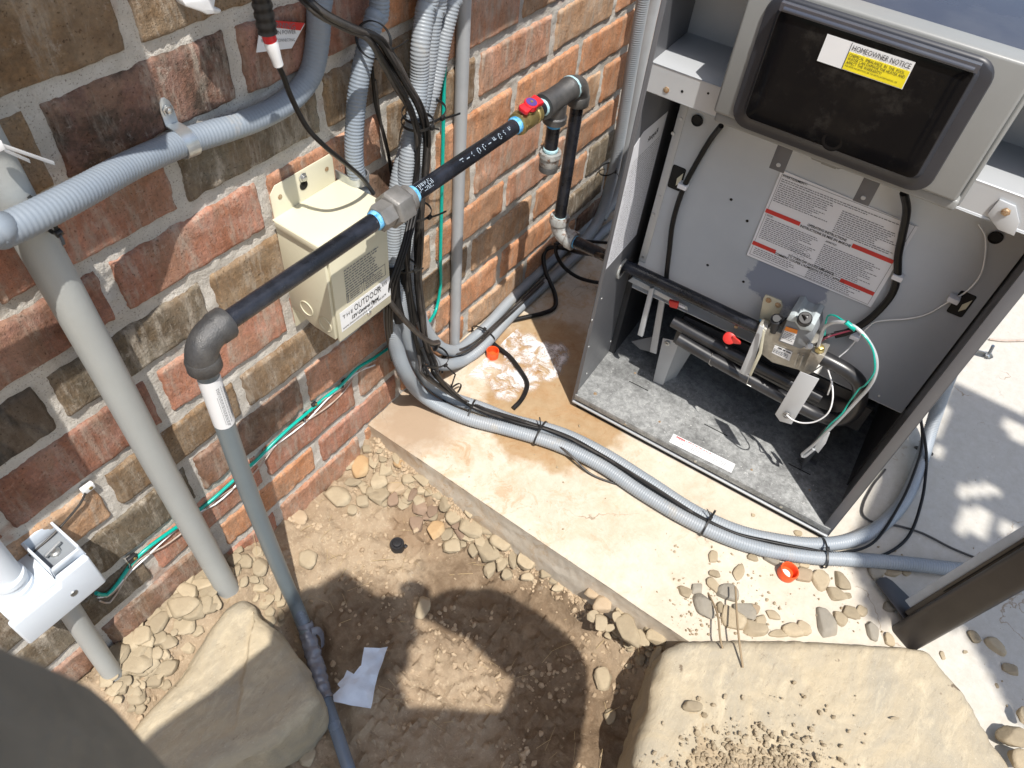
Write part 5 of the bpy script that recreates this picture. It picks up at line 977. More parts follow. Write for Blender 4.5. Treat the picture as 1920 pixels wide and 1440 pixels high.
# left side wall labels
def sp_(s, u, v): return hS(u, v, s)
lab = hm('side_label', MB().slab([V((-.0075,-.002,.334)), V((-.0075,.112,.336)), V((-.0075,.112,.556)), V((-.0075,.030,.562)), V((-.0075,-.002,.548))], (.0003,0,0)), 'label')
mb = MB(); dashes(mb, (-.0068,.104,.520), (0,-1,0), (0,0,1), .098, 44, .0042, .0014, short=.1); hm('printing', mb, 'inkgrey', lab, flat=True)
T = text_mb('Raypak', .012, (-.0068,.090,.534), (0,-1,0), (0,0,1), off=.0002, shear=.3, bold=.01); hm('lettering', T, 'ink', lab, flat=True)
hm('grommet', MB().lathe((-.0075,.079,.285), (1,0,0), [(0,.0125),(0,.0180),(.003,.0180),(.003,.0125)], 26, cap=False), 'rusty')
hm('pipe_hole', MB().lathe((-.0082,.079,.285), (1,0,0), [(0,.0135),(.0009,.0135)], 26), 'slot')
# cross member (shelf) and recess above
cm = hm('cross_member', B((-.008,-.002,.634),(W,.0,.672)).box((-.008,-.002,.668),(W,.105,.672)).box((0,-.002,.634),(W,.030,.6365)), 'galvlit', bevel=.0012)
hole(cm, .040, -.0016, .650, .0018); hole(cm, .072, -.0016, .659, .0015)
hm('recess_back', B((-.0075,.104,.672),(W-.002,.106,HT)), 'galv'); hm('recess_side', B((-.0078,.0,.672),(-.006,.104,HT)), 'jacket'); hm('recess_side', B((W-.002,0,.672),(W-.0005,.104,HT)), 'jacket')
hm('header_strip', B((.012,.0965,.596),(W-.003,.099,.634)), 'galv', bevel=.0004)
p = hP(1306, 227, .095); hm('plug_hole', MB().lathe((p.x,.0968,p.z), (0,-1,0), [(0,.0085),(.0015,.0080),(.0016,.0068),(.0006,.006)], 26), 'slot')
p = hP(1866, 447, .095); hm('plug_hole', MB().lathe((p.x,.0968,p.z), (0,-1,0), [(0,.0085),(.0015,.0080),(.0016,.0068),(.0006,.006)], 26), 'slot')
bk = hm('latch_bracket', MB().slab([hP(1852,400,-.002), hP(1872,428,-.002), hP(1902,440,-.002), hP(1912,415,-.002), hP(1905,385,-.002), hP(1875,372,-.002)][::-1], (0,-.003,0)), 'galvlit', bevel=.0004)
p = hP(1886, 397, -.006); hm('latch_screw', MB().lathe(p, (0,-1,0), [(0,.005),(.001,.005),(.0012,.0038),(.003,.0034)], 6), 'rustscrew', bk, bevel=.0002)
# control bezel
bz = hm('control_box', B((.091,-.030,.654),(.372,.002,.803)).box((.372,-.012,.640),(.379,.0,.79)).box((.093,-.024,.640),(.376,.0,.654)), 'bezel', bevel=.0035, seg=3)
def rrect(x0, x1, z0, z1, r, y, n=6, rt=None):
    P = []
    for cx, cz_, a0, rr_ in ((x1, z1, 0, rt if rt is not None else r), (x0, z1, 90, rt if rt is not None else r), (x0, z0, 180, r), (x1, z0, 270, r)):
        sx_ = 1 if cx == x1 else -1; sz_ = 1 if cz_ == z1 else -1
        for k in range(n+1): a = R3(a0 + 90*k/n); P.append(V((cx - sx_*rr_ + math.cos(a)*rr_, y, cz_ - sz_*rr_ + math.sin(a)*rr_)))
    return P
def loft(loops, cap=True):
    n = len(loops[0]); vs = [p for L in loops for p in L]; fs = [(j*n+i, j*n+(i+1) % n, (j+1)*n+(i+1) % n, (j+1)*n+i) for j in range(len(loops)-1) for i in range(n)]
    if cap: fs.append(tuple((len(loops)-1)*n + i for i in range(n)))
    return MB().add(vs, fs)
ringL = [rrect(.113,.342,.650,.798,.020,-.030), rrect(.114,.341,.651,.797,.020,-.0335), rrect(.118,.337,.655,.795,.017,-.0345), rrect(.126,.329,.664,.792,.012,-.0355), rrect(.130,.325,.669,.790,.009,-.043)]
rg = hm('display_surround', loft(ringL), 'ring', bz, sharp=50)
cv = hm('display_cover', loft([rrect(.131,.324,.670,.790,.008,-.040), rrect(.131,.324,.670,.790,.008,-.0445), rrect(.133,.322,.673,.788,.007,-.0455), rrect(.150,.305,.690,.775,.006,-.0462)]), 'gloss', rg, sharp=50)
hm('hinge_rod', MB().tube([(.134,-.0465,.7905),(.322,-.0465,.7905)], .0028, 12).box((.130,-.047,.788),(.326,-.040,.796)), 'jackettop', rg, sharp=60)
hm('finger_catch', MB().lathe((.231,-.0445,.679), (0,-1,0), [(0,.012),(.0012,.0115),(.0016,.009),(.0004,.006)], 24), 'gloss', rg)
sk = hm('notice_sticker', rectmb((.184,-.0466,.7535), (.088,0,0), (0,0,.0275)), 'sticker', ht)
hm('yellow_panel', rectmb((.2105,-.04695,.7542), (.0608,0,0), (0,0,.0175)), 'inkyellow', sk); hm('divider', rectmb((.2098,-.04695,.7542), (.0005,0,0), (0,0,.0262)), 'ink', sk)
T = text_mb('HOMEOWNER NOTICE', .0074, (.2118,-.0472,.7738), (1,0,0), (0,0,1), off=.0003, bold=.0, sx=.745)
for k, tx_ in enumerate(('CHEMICAL  IMBALANCE  IN  THE  POOL','WATER CAN DAMAGE THE HEATER AND','AFFECT THE WARRANTY!')): text_mb(tx_, .0044, (.2118,-.0472,.7676-k*.0037), (1,0,0), (0,0,1), off=.0003, sx=.70, mb=T)
text_mb('FOR MORE INFORMATION, SEE THE INSTALLATION MANUAL, OR', .0023, (.2118,-.0472,.7575), (1,0,0), (0,0,1), off=.0003, sx=.78, mb=T); hm('lettering', T, 'ink', sk, flat=True)
# tabs and latch below the box
for x in (.1815, .2860): tb = hm('mounting_tab', B((x-.0095,-.006,.600),(x+.0095,-.0045,.632)), 'jacket', bevel=.0005); hm('rivet', MB().lathe((x,-.006,.608), (0,-1,0), [(0,.0028),(.0006,.0024)], 14), 'galv', tb)
hm('latch', MB().slab([V((.192,.094,.604)), V((.262,.094,.604)), V((.254,.094,.585)), V((.240,.094,.577)), V((.205,.094,.577)), V((.196,.094,.585))], (0,-.004,0)).box((.218,.086,.578),(.238,.092,.600)), 'bezel', bevel=.0006)
hm('latch_screw', MB().lathe((.226,.086,.590), (0,-1,0), [(0,.003),(.001,.0026)], 12), 'screw')
# operating instructions
il = hm('instruction_label', MB().slab([hP(1465,318,.0985), hP(1400,478,.0985), hP(1633,576,.0985), hP(1722,425,.0985)], (0,-.0004,0)), 'label')
def LP_(x, z, y=.0979): return V((x, y, z))
LX0, LX1, LZ0, LZ1 = .174, .359, .397, .541
mb = MB()
for (a0, b0, a1, b1) in ((LX0+.002,LZ0+.002,LX1-.002,LZ0+.0025),(LX0+.002,LZ1-.003,LX1-.002,LZ1-.0025),(LX0+.002,LZ0+.002,LX0+.0025,LZ1-.002),(LX1-.0025,LZ0+.002,LX1-.002,LZ1-.002)): mb.box((a0,.0978,b0),(a1,.0980,b1))
for x, z, w_, n in ((.178,.531,.172,2),(.178,.524,.082,10),(.268,.520,.084,12),(.179,.466,.082,12),(.266,.462,.086,14),(.180,.412,.075,4),(.262,.413,.088,5)): dashes(mb, (x,.0982,z), (1,0,0), (0,0,1), w_, n, .0031, .0012, off=.0004, short=.35)
for k in range(5): mb.tube([V((.232+.004*math.cos(a)+k*.005,.0978,.436-(k%2)*.009+.003*math.sin(a))) for a in [2*math.pi*q/10 for q in range(11)]], .00018, 4, cap=False)
hm('printing', mb, 'inkgrey', il, flat=True)
for a, b, z in ((.174,.225,.4745),(.300,.357,.4745),(.174,.210,.4165),(.308,.357,.4160)): hm('red_bar', B((a,.0976,z),(b,.0979,z+.0065)), 'inkred', il)
T = text_mb('AVERTISSEMENT!', .0046, (.1775,.0979,.5355), (1,0,0), (0,0,1), off=.0003, bold=.01); c_ = .2625
for tx_, z in (('OPERATING INSTRUCTIONS',.4798),('INSTRUCTIONS DE MISE EN MARCHE',.4738),('TO TURN OFF GAS TO APPLIANCE',.4212),('COMMENT COUPER L\'ADMISSION DE GAZ L\'APPAREIL',.4158)): text_mb(tx_, .0056, (c_,.0979,z), (1,0,0), (0,0,1), off=.0003, bold=.012, sx=.78, align='CENTER', mb=T)
text_mb('STOP!', .0036, (.178,.0979,.4700), (1,0,0), (0,0,1), off=.0003, bold=.01, mb=T); text_mb('ARRETEZ!', .0036, (.266,.0979,.4672), (1,0,0), (0,0,1), off=.0003, bold=.01, mb=T); hm('lettering', T, 'ink', il, flat=True)
# floor data sticker
fs_ = hm('data_sticker', rectmb((.184,-.0018,.0364), (.1185,.004,0), (-.001,.0215,0), .0003), 'sticker', fl)
mb = MB(); dashes(mb, (.190,.0165,.0368), (1,0,0), (0,1,0), .022, 4, .0034, .0012); dashes(mb, (.222,.0125,.0368), (1,0,0), (0,1,0), .024, 3, .0034, .0012); dashes(mb, (.264,.0135,.0368), (1,0,0), (0,1,0), .030, 3, .0034, .0012); hm('printing', mb, 'inkgrey', fs_, flat=True)
mb = MB(); mb.box((.190,.0155,.0368),(.207,.0185,.0370)); dashes(mb, (.212,.0172,.0368), (1,0,0), (0,1,0), .05, 1, .003, .0016); hm('red_print', mb, 'inkred', fs_, flat=True)
# burner tray and brackets
hm('tray_shelf', B((.110,.105,.215),(.445,.19,.218)).box((.110,.103,.160),(.445,.105,.2165)), 'burner', bevel=.0005)
hm('burner_tube', MB().tube(smooth_path([hP(1262,602,.085), hP(1330,640,.083), hP(1480,716,.083), hP(1540,746,.083)], .02), .0105, 20), 'burner')
hm('gas_manifold', MB().tube(smooth_path([hP(1505,655,.066), hP(1545,672,.066), hP(1590,697,.068), hP(1612,722,.07), hP(1608,762,.072), hP(1578,786,.073), hP(1535,778,.074), hP(1480,750,.074), hP(1400,707,.074), hP(1330,668,.074), hP(1272,634,.074)], .006), .0115, 22), 'burner')
hm('mounting_strip', MB().slab([hP(1285,592,.098), hP(1600,735,.098), hP(1596,752,.098), hP(1280,606,.098)], (0,-.002,0)), 'innerdark')
tg_ = hm('red_plug', MB().lathe(hP(1368,633,.070), (.1,-1,.6), [(0,.008),(.003,.0105),(.006,.010),(.008,.006)], 24), 'redplug')
hm('plug_tail', MB().slab([hP(1375,628,.066), hP(1390,640,.066), hP(1390,644,.066), hP(1372,642,.066)], (0,-.003,0)), 'redplug', tg_, bevel=.0006)
def plate(nm, pts, d, th, m, par=ht, bev=.0006, **k): return hm(nm, MB().slab([hP(u, v, dd if len(q) > 2 else d) for q in pts for u, v, dd in [(q+(d,))[:3]]], (0, th, 0)), m, par, bevel=bev)
# left burner support brackets
plate('support_post', [(1226,541),(1217,541),(1195,628),(1204,632)], .09, .006, 'galvlit')
plate('support_post', [(1249,548),(1238,546),(1218,660),(1230,664)], .11, .004, 'galv')
plate('support_post', [(1177,527),(1290,583),(1288,575),(1186,520)], .098, .01, 'galvlit')
plate('gusset', [(1183,640),(1240,628),(1228,662),(1200,655)], .125, .003, 'jacket')
bl_ = hm('burner_leg', MB().slab([hP(1243,634,.112), hP(1274,641,.112), hP(1243,722,.112), hP(1224,716,.112)], (0,.0015,0)).slab([hP(1268,640,.113), hP(1300,655,.15), hP(1262,716,.15), hP(1240,720,.113)], (0,.0015,0)), 'galv', bevel=.0004)
hm('leg_bolt', MB().lathe(hP(1252,643,.111), (0,-1,0), [(0,.0055),(.003,.0055),(.0035,.003),(.006,.003)], 6), 'screw', bl_, bevel=.0003)
hm('burner_leg', MB().slab([hZ(1515,868,.036), hZ(1500,885,.036), hZ(1512,845,.07), hP(1548,800,.075), hP(1560,805,.075)], (0,.004,0)).box(hZ(1500,850,.036), hZ(1530,872,.038)), 'jacket', bevel=.0005)
plate('clip_plate', [(1534,850),(1548,832),(1556,812),(1546,808),(1535,824),(1526,842)], .045, .002, 'galvlit')
plate('air_shutter', [(1500,697),(1536,711),(1484,796),(1462,790),(1453,777)], .024, .0015, 'galvlit')
p = hP(1475, 778, .0235); hm('shutter_grommet', MB().lathe(p, (0,-1,0), [(0,.0045),(.001,.0062),(.002,.0058),(.0022,.004),(.0004,.003)], 20), 'steel')
plate('pilot_bracket', [(1386,699),(1406,652),(1424,610),(1432,615),(1408,700),(1396,704)], .050, .002, 'galvlit')
plate('pilot_bracket', [(1404,703),(1424,655),(1430,618),(1434,622),(1428,664),(1408,706)], .044, .002, 'bracketcream')
hm('thin_rod', MB().tube([hP(1336,662,.07), hP(1329,682,.06), hP(1334,687,.06)], .0006, 6).tube([hP(1407,700,.045), hP(1400,720,.045), hP(1408,725,.045)], .0006, 6), 'screw')
# valve support arm with two rusty screws
va = plate('valve_arm', [(1435,553),(1445,556),(1465,565),(1467,576),(1455,602),(1440,622),(1420,612),(1427,580),(1431,560)], .080, .003, 'bracketcream')
for u, v in ((1441,563),(1459,572)): hm('arm_screw', MB().lathe(hP(u, v, .0795), (0,-1,0), [(0,.0048),(.001,.0045),(.0015,.0025),(.0018,.001)], 8), 'rustscrew', va)
# gas valve
gvx = lambda u, v, d=.058: hP(u, v, d)
VB = [gvx(1424,644), gvx(1434,617), gvx(1444,612), gvx(1540,650), gvx(1538,664), gvx(1522,697), gvx(1508,700), gvx(1500,690), gvx(1450,676), gvx(1424,656)]
gv = hm('gas_valve', MB().slab([p + V((0,-.006,0)) for p in VB][::-1], (0,.040,0)), 'valvebody', bevel=.0022, seg=2)
hm('valve_flange', MB().slab([gvx(1520,660,.040), gvx(1546,668,.040), gvx(1524,700,.040), gvx(1506,694,.040)][::-1], (0,.030,0)), 'valvebody', gv, bevel=.001)
hm('inlet_collar', MB().cyl(gvx(1424,612,.064), gvx(1440,618,.064), .0135, 22), 'valvebody', gv, bevel=.001)
hm('valve_rib', MB().slab([gvx(1496,660,.047), gvx(1500,661,.047), gvx(1492,686,.047), gvx(1488,685,.047)], (0,-.004,0)).slab([gvx(1505,664,.047), gvx(1509,665,.047), gvx(1501,690,.047), gvx(1497,689,.047)], (0,-.004,0)), 'valvebody', gv, bevel=.0008)
hd = hm('valve_head', MB().slab([gvx(1470,612,.050), gvx(1476,598,.050), gvx(1492,596,.050), gvx(1526,612,.050), gvx(1527,630,.050), gvx(1518,648,.050), gvx(1500,655,.050), gvx(1458,640,.050)][::-1], (0,.045,0)), 'valvegrey', gv, bevel=.002)
hm('valve_cover', MB().slab([gvx(1474,600,.046), gvx(1480,590,.046), gvx(1490,590,.046), gvx(1496,600,.046), gvx(1510,606,.046), gvx(1520,604,.046), gvx(1528,610,.046), gvx(1522,622,.046), gvx(1500,618,.046), gvx(1490,604,.046), gvx(1482,603,.046)][::-1], (0,.05,0)), 'valvelight', gv, bevel=.001)
kn = hm('control_knob', MB().lathe(gvx(1508,600,.045), (0,-.55,.84), [(0,.0105),(.009,.0100),(.011,.0085)], 28).lathe(gvx(1508,598,.045)+V((0,-.006,.009)), (0,-.55,.84), [(0,.006),(.0045,.0015)], 3), 'black', gv, sharp=30)
hm('knob_mark', MB().slab([p + V((0,-.0072,.0118)) for p in (gvx(1504,597,.045), gvx(1512,599,.045), gvx(1511,602,.045))], (0,-.0006,.0008)), 'sticker', kn)
hm('regulator', MB().lathe(gvx(1455,600,.060), (0,-.6,.8), [(0,.0085),(.006,.0085),(.007,.006),(.011,.0055)], 18).cyl(gvx(1468,610,.056), gvx(1478,600,.056), .005, 12).cyl(gvx(1450,622,.055), gvx(1456,604,.055), .0055, 12), 'black', gv, sharp=30)
s1 = hm('warning_sticker', MB().slab([gvx(1463,638,.0492), gvx(1474,612,.0492), gvx(1496,619,.0492), gvx(1487,647,.0492)][::1], (0,-.0004,0)), 'sticker', gv)
hm('orange_band', MB().slab([gvx(1470.5,619,.0486), gvx(1474,612,.0486), gvx(1496,619,.0486), gvx(1494,626,.0486)], (0,-.0003,0)), 'inkorange', s1)
a = gvx(1472,620,.0484); mb = MB(); xd_ = gvx(1492,627,.0484)-a; yd_ = V((0,0,1)); dashes(mb, a - yd_*.002, (1,0,0), yd_, .018, 5, .0030, .0011, off=.0004); hm('printing', mb, 'inkgrey', s1, flat=True)
a = gvx(1450,650,.0508); s2 = hm('serial_sticker', MB().slab([gvx(1447,661,.0512), gvx(1453,647,.0512), gvx(1486,660,.0512), gvx(1480,677,.0512)], (0,-.0004,0)), 'sticker', gv)
mb = MB(); a = gvx(1459,652.5,.0505); dashes(mb, a, (1,0,0), yd_, .020, 1, .003, .0022, short=0); dashes(mb, a - V((.005,0,.005)), (1,0,0), yd_, .026, 3, .0028, .0010); hm('printing', mb, 'ink', s2, flat=True)
dope(h2w(gvx(1428,607,.070)), E1, .0115, .012, par=None) if False else None
do = dope((0,0,0), (1,0,0), .0110, .012, par=ht, seed=20); do.location = hP(1428,608,.079) + V((0,.002,-.004))
hm('brass_fitting', MB().lathe(gvx(1536,656,.046), (.0,-.3,1), [(0,.0075),(.004,.0075),(.005,.0055),(.010,.0050)], 6), 'brass', gv, bevel=.0003)
hm('spade_terminal', MB().lathe(gvx(1519,648,.042), (0,-1,.4), [(0,.005),(.004,.0045),(.005,.003)], 14).cyl(gvx(1512,652,.042), gvx(1520,648,.042), .003, 10), 'galvlit', gv, sharp=30)
# wiring and pilot tube
def hc_(nm, pts, r, m, par=ht, st=.004, seg=10): return hm(nm, MB().tube(smooth_path([hP(*q) for q in pts], st), r, seg), m, par)
hc_('pilot_tube', [(1534,650,.044),(1540,630,.035),(1548,612,.028),(1565,604,.02),(1588,606,.015),(1612,620,.010),(1632,645,.008),(1643,672,.008),(1642,700,.010),(1630,725,.014),(1608,750,.020),(1580,780,.025),(1555,805,.030),(1530,830,.035),(1512,845,.040),(1504,852,.045),(1508,856,.045),(1526,842,.045)], .0026, 'galvlit')
hc_('ground_wire', [(1546,628,.040),(1548,605,.035),(1553,592,.03),(1566,592,.025),(1582,602,.018),(1598,612,.014),(1622,632,.006),(1636,655,.004),(1640,680,.004),(1638,700,.007),(1622,722,.011),(1612,728,.016),(1604,738,.018),(1592,755,.024),(1578,776,.022),(1556,796,.024),(1544,812,.036),(1528,830,.040)], .0013, 'green')
hm('green_joint', MB().tube(smooth_path([hP(1586,604,.012), hP(1596,612,.012), hP(1604,618,.010)], .004), .0036, 12), 'green')
hc_('wire_harness', [(1534,652,.05),(1540,640,.04),(1552,632,.04),(1575,625,.06),(1602,618,.085)], .0014, 'maroon'); hc_('wire_harness', [(1530,648,.05),(1542,634,.045),(1556,628,.045),(1580,622,.07),(1606,614,.09)], .0018, 'cable')
hc_('control_cable', [(1695,362,.06),(1700,395,.075),(1692,440,.088),(1684,480,.092),(1682,520,.093),(1672,552,.092),(1648,582,.090),(1620,606,.088),(1590,622,.085),(1565,628,.080)], .0052, 'cable')
hc_('sensor_cable', [(1352,236,.080),(1332,262,.092),(1308,302,.093),(1285,345,.092),(1270,385,.092),(1260,425,.092),(1255,470,.092),(1250,515,.092),(1250,545,.09)], .0040, 'cable')
hc_('igniter_lead', [(1835,420,.09),(1848,445,.09),(1846,490,.09),(1836,520,.09),(1810,548,.094),(1775,568,.096),(1740,588,.096),(1705,597,.096),(1665,600,.095),(1640,604,.094),(1625,616,.092),(1610,632,.090),(1590,655,.088),(1570,672,.085)], .0011, 'whitebright')
hc_('igniter_lead', [(1552,692,.060),(1560,720,.03),(1561,750,.02),(1552,775,.015),(1530,790,.012),(1505,793,.012),(1486,787,.016),(1475,778,.020)], .0012, 'whitebright')
hc_('igniter_lead', [(1560,716,.03),(1556,728,.03),(1552,740,.035)], .0012, 'whitebright')
for u, v in ((1280,349),(1683,520),(1603,632),(1788,562)): p = hP(u, v, .09); hm('wire_clip', B(p - V((.007,.004,.004)), p + V((.007,.008,.004))), 'label', bevel=.001)
p = hP(1263, 565, .09); hm('red_terminal', MB().slab([hP(1256,560,.088), hP(1274,565,.088), hP(1272,576,.088), hP(1258,572,.088)], (0,-.006,0)), 'redplug', bevel=.001); hm('terminal_tail', B(p + V((.010,-.002,-.004)), p + V((.022,.0,.001))), 'label', bevel=.0004)
hm('firewall_screw', MB().lathe(hP(1380,613,.0985), (0,-1,0), [(0,.0035),(.001,.003)], 8), 'rustscrew')
for u, v in ((1262,250),(1225,402)): hm('panel_clip', MB().lathe(hP(u, v, .098), (0,-1,0), [(0,.003),(.0012,.0026)], 10), 'screw')
for u, v in ((1110,600),(1104,650),(1128,560),(1145,640),(1100,700)): hm('side_screw', MB().lathe(hS(u, v, -.0078), (1,0,0), [(0,.0026),(.0009,.0022)], 10), 'screw')
for x, y in ((.06,.11),(.33,.03),(.43,.05),(.15,.03)): hm('pan_rivet', MB().lathe((x,y,.036), (0,0,1), [(0,.0024),(.0007,.002)], 12), 'rustscrew', fl)
for x in (.10,.24,.40): hm('lip_screw', MB().lathe((x,-.0062,.029), (0,-1,0), [(0,.0030),(.0012,.0026),(.0013,.0015)], 8), 'screw', fl)
for x in (.020,.464): hm('member_screw', MB().lathe((x,-.002,.645), (0,-1,0), [(0,.0042),(.001,.004),(.0015,.0026)], 6), 'rustscrew', cm)
for z in (.31,.43,.56): hm('flange_screw', MB().lathe((.018,.0985,z), (0,-1,0), [(0,.0026),(.001,.0022)], 10), 'screw')
for x in (.10,.36,.44): hm('firewall_rivet', MB().lathe((x,.100,.252), (0,-1,0), [(0,.0022),(.0008,.0018)], 10), 'galvlit', bpn)
# water stain on the firewall is a thin film of damp
# strap on the conduit at the heater's right side
c = h2w(hP(1802,652,.322)); e_ = h2w(hP(1858,668,.322)); t = root('pipe_strap', c, 'zinc strap and bolt on the conduit at the right side of the heater', 'pipe strap')
dv_ = (e_-c).normalized(); up_ = V((0,0,1)); up_ = (up_ - dv_*up_.dot(dv_)).normalized(); nv_ = dv_.cross(up_)
mesh('band', MB().slab([c - dv_*.020 - up_*.007, e_ - up_*.006, e_ + dv_*.004, e_ + up_*.006, c - dv_*.020 + up_*.007], nv_*.002), M['zinc'], t, bevel=.0006)
mesh('bolt', MB().lathe(e_ - dv_*.006 - nv_*.001, -nv_ if nv_.dot(CP-e_) < 0 else nv_, [(0,.0075),(.002,.0075),(.003,.0055),(.006,.0055),(.008,.0035)], 6), M['screw'], t, bevel=.0004); mesh('shank', MB().cyl(e_ - dv_*.004, e_ + up_*.022 - dv_*.004, .0026, 12), M['zinc'], t)

# ================================================================ BRONZE POST at the right edge
pb = zP(1705,1190,0); pt_ = onp(1925,1062,2,.22); ax = (pt_-pb).normalized()
po = root('metal_post', pb, 'dark bronze square metal post with a slotted face rising at the right edge', 'post')
side = ray(1810,1120).cross(ax).normalized(); fw = ax.cross(side).normalized()
def PB(a, b, t0, t1): # box in post space
    p = [pb + ax*t0 + side*a[0] + fw*a[1], pb + ax*t0 + side*b[0] + fw*a[1], pb + ax*t0 + side*b[0] + fw*b[1], pb + ax*t0 + side*a[0] + fw*b[1]]; return MB().slab(p, ax*(t1-t0))
s0 = 1
mesh('shaft', PB((-.023,-.020), (.023,.026), -.02, 1.6), M['bronze'], po, bevel=.010, seg=4)
mesh('screen_channel', PB((-.031,.0), (-.021,.02), .02, 1.6), M['bronze'], po, bevel=.001)
mesh('channel_slot', PB((-.0270,-.0012), (-.0250,.002), .10, 1.4), M['slot'], po)
mesh('pale_channel', PB((-.044,.004), (-.031,.016), .03, 1.5), M['skyreflect'], po, bevel=.001)
a = [zP(1640,1092,.012), zP(1648,1084,.012), zP(1660,1083,.012), zP(1672,1090,.012), zP(1732,1148,.012), zP(1700,1172,.012), zP(1692,1160,.012)]
mesh('foot_plate', MB().slab(a, (0,0,.003)), M['bronze'], po, bevel=.001)
# added unseen sheet, outlined and holed to throw the slab's shade pattern
def up(p, h): return V((p.x, p.y, 0)) - SD*(h/(-SD.z))
H_ = 2.1; shade = [zP(1589,1050), zP(1634,1173), zP(1700,1172), zP(1800,1178), zP(1911,1357), zP(2050,1500), zP(2600,1300), zP(2500,820), zP(2100,790), zP(1920,774), zP(1801,717), zP(1778,722), zP(1775,795), zP(1706,868), zP(1650,900), zP(1600,985)]
light_gaps = [[zP(*q) for q in t] for t in ([(1867,783),(1905,832),(1960,836),(1960,800),(1920,800)], [(1812,908),(1860,905),(1882,920),(1870,934),(1830,922),(1845,940),(1800,932)], [(1800,950),(1850,955),(1862,985),(1858,1005),(1795,998),(1790,972)], [(1748,838),(1772,832),(1770,845),(1752,860)], [(1875,980),(1900,975),(1905,1000),(1880,1005)])]  # holes cut so light patches land on the slab
def inside(p, poly):
    c = False; n = len(poly)
    for i in range(n):
        a, b = poly[i], poly[i-1]
        if (a.y > p.y) != (b.y > p.y) and p.x < (b.x-a.x)*(p.y-a.y)/(b.y-a.y) + a.x: c = not c
    return c
pg = root('shade_blocker', up(shade[0], H_), 'added out-of-view shade-shaping cloth overhead to the right of the heater', 'shade blocker')
x0 = min(p.x for p in shade); x1 = max(p.x for p in shade); y0 = min(p.y for p in shade); y1 = max(p.y for p in shade); cs = .016; mb = MB(); nx = int((x1-x0)/cs)+2; ny = int((y1-y0)/cs)+2
def bulge(x, y): return H_ + .02*math.sin(x*3)*math.cos(y*4)
vs = [up(V((x0+i*cs, y0+j*cs, 0)), bulge(x0+i*cs, y0+j*cs)) for j in range(ny) for i in range(nx)]; fs = []
for j in range(ny-1):
    for i in range(nx-1):
        c = V((x0+(i+.5)*cs, y0+(j+.5)*cs, 0))
        if inside(c, shade) and not any(inside(c, t) for t in light_gaps): fs.append((j*nx+i, j*nx+i+1, (j+1)*nx+i+1, (j+1)*nx+i))
mesh('cutout', mb.add(vs, fs), M['jacket'], pg)
# ================================================================ unseen boxes added out of view to shade the wall
def shade_wallbox(x0, x1, z0, z1, d, label, nm='shade_panel'):
    t = root(nm, ((x0+x1)/2, 0, z0), label, 'shade panel'); b_ = mesh('case', MB().box((x0,-d,z0),(x1,-.002,z1)), M['bezel'], t, bevel=.004)
    mesh('added_door', MB().box((x0+.01,-d-.006,z0+.03),(x1-.01,-d,z1-.02)), M['bezel'], t, bevel=.002); mesh('latch', MB().box((x1-.04,-d-.012,(z0+z1)/2),(x1-.02,-d-.006,(z0+z1)/2+.05)), M['black'], t, bevel=.002)
shade_wallbox(-.105, .475, .985, 1.75, .145, 'large unseen box, added for wall shade, above the central conduits')
shade_wallbox(-.62, -.195, .985, 1.60, .145, 'smaller unseen box, added for wall shade, above the pale conduit at left')
t = root('side_shade_box', (-.42,0,.70), 'unseen box added to shade the wall left of the pale conduit', 'junction box'); mesh('case', MB().box((-.50,-.10,.62),(-.385,-.002,.80)), M['bezel'], t, bevel=.004)  # added out of view; its shadow darkens the left wall
mesh('cover', MB().box((-.505,-.106,.615),(-.380,-.10,.805)), M['bezel'], t, bevel=.002)

# ================================================================ PERSON taking the picture
def skin_obj(name, nodes, edges, mat, parent=None, sub=2):
    me = bpy.data.meshes.new(name); off = V(parent.location) if parent else V((0,0,0)); me.from_pydata([V(n[0])-off for n in nodes], edges, []); ob = bpy.data.objects.new(name+'_tmp', me); sc.collection.objects.link(ob)
    ob.modifiers.new('s', 'SKIN'); ob.modifiers['s'].use_smooth_shade = True
    for i, n in enumerate(nodes):
        r = n[1] if isinstance(n[1], tuple) else (n[1], n[1]); me.skin_vertices[0].data[i].radius = r
    me.skin_vertices[0].data[0].use_root = True; ss = ob.modifiers.new('d', 'SUBSURF'); ss.levels = sub; ss.render_levels = sub
    bpy.context.view_layer.update(); ev = ob.evaluated_get(bpy.context.evaluated_depsgraph_get()); m2 = bpy.data.meshes.new_from_object(ev); m2.name = name
    bpy.data.objects.remove(ob); m2.materials.clear(); m2.materials.append(mat); m2.polygons.foreach_set('use_smooth', [True]*len(m2.polygons)); o = bpy.data.objects.new(name, m2); sc.collection.objects.link(o)
    if parent: o.parent = parent
    return o
f_ = V(CR[2]); r_ = V(CR[0]); u_ = -V(CR[1])
ph = CP - f_*.018                               # phone centre plane, lens just in front
LH = CP - r_*.085 - f_*.012 + u_*(-.012); RH = CP + r_*.125 - f_*.012 + u_*(.0)
hipc = V((-.93,-.98,.90)); chest = V((-.62,-.92,1.20)); neck = V((-.62,-.875,1.31)); head = V((-.588,-.785,1.40))
Ls = V((-.80,-.615,1.17)); Le = V((-.480,-.534,.872)); Rs = V((-.50,-1.05,1.24)); Re = V((-.297,-.928,1.025))
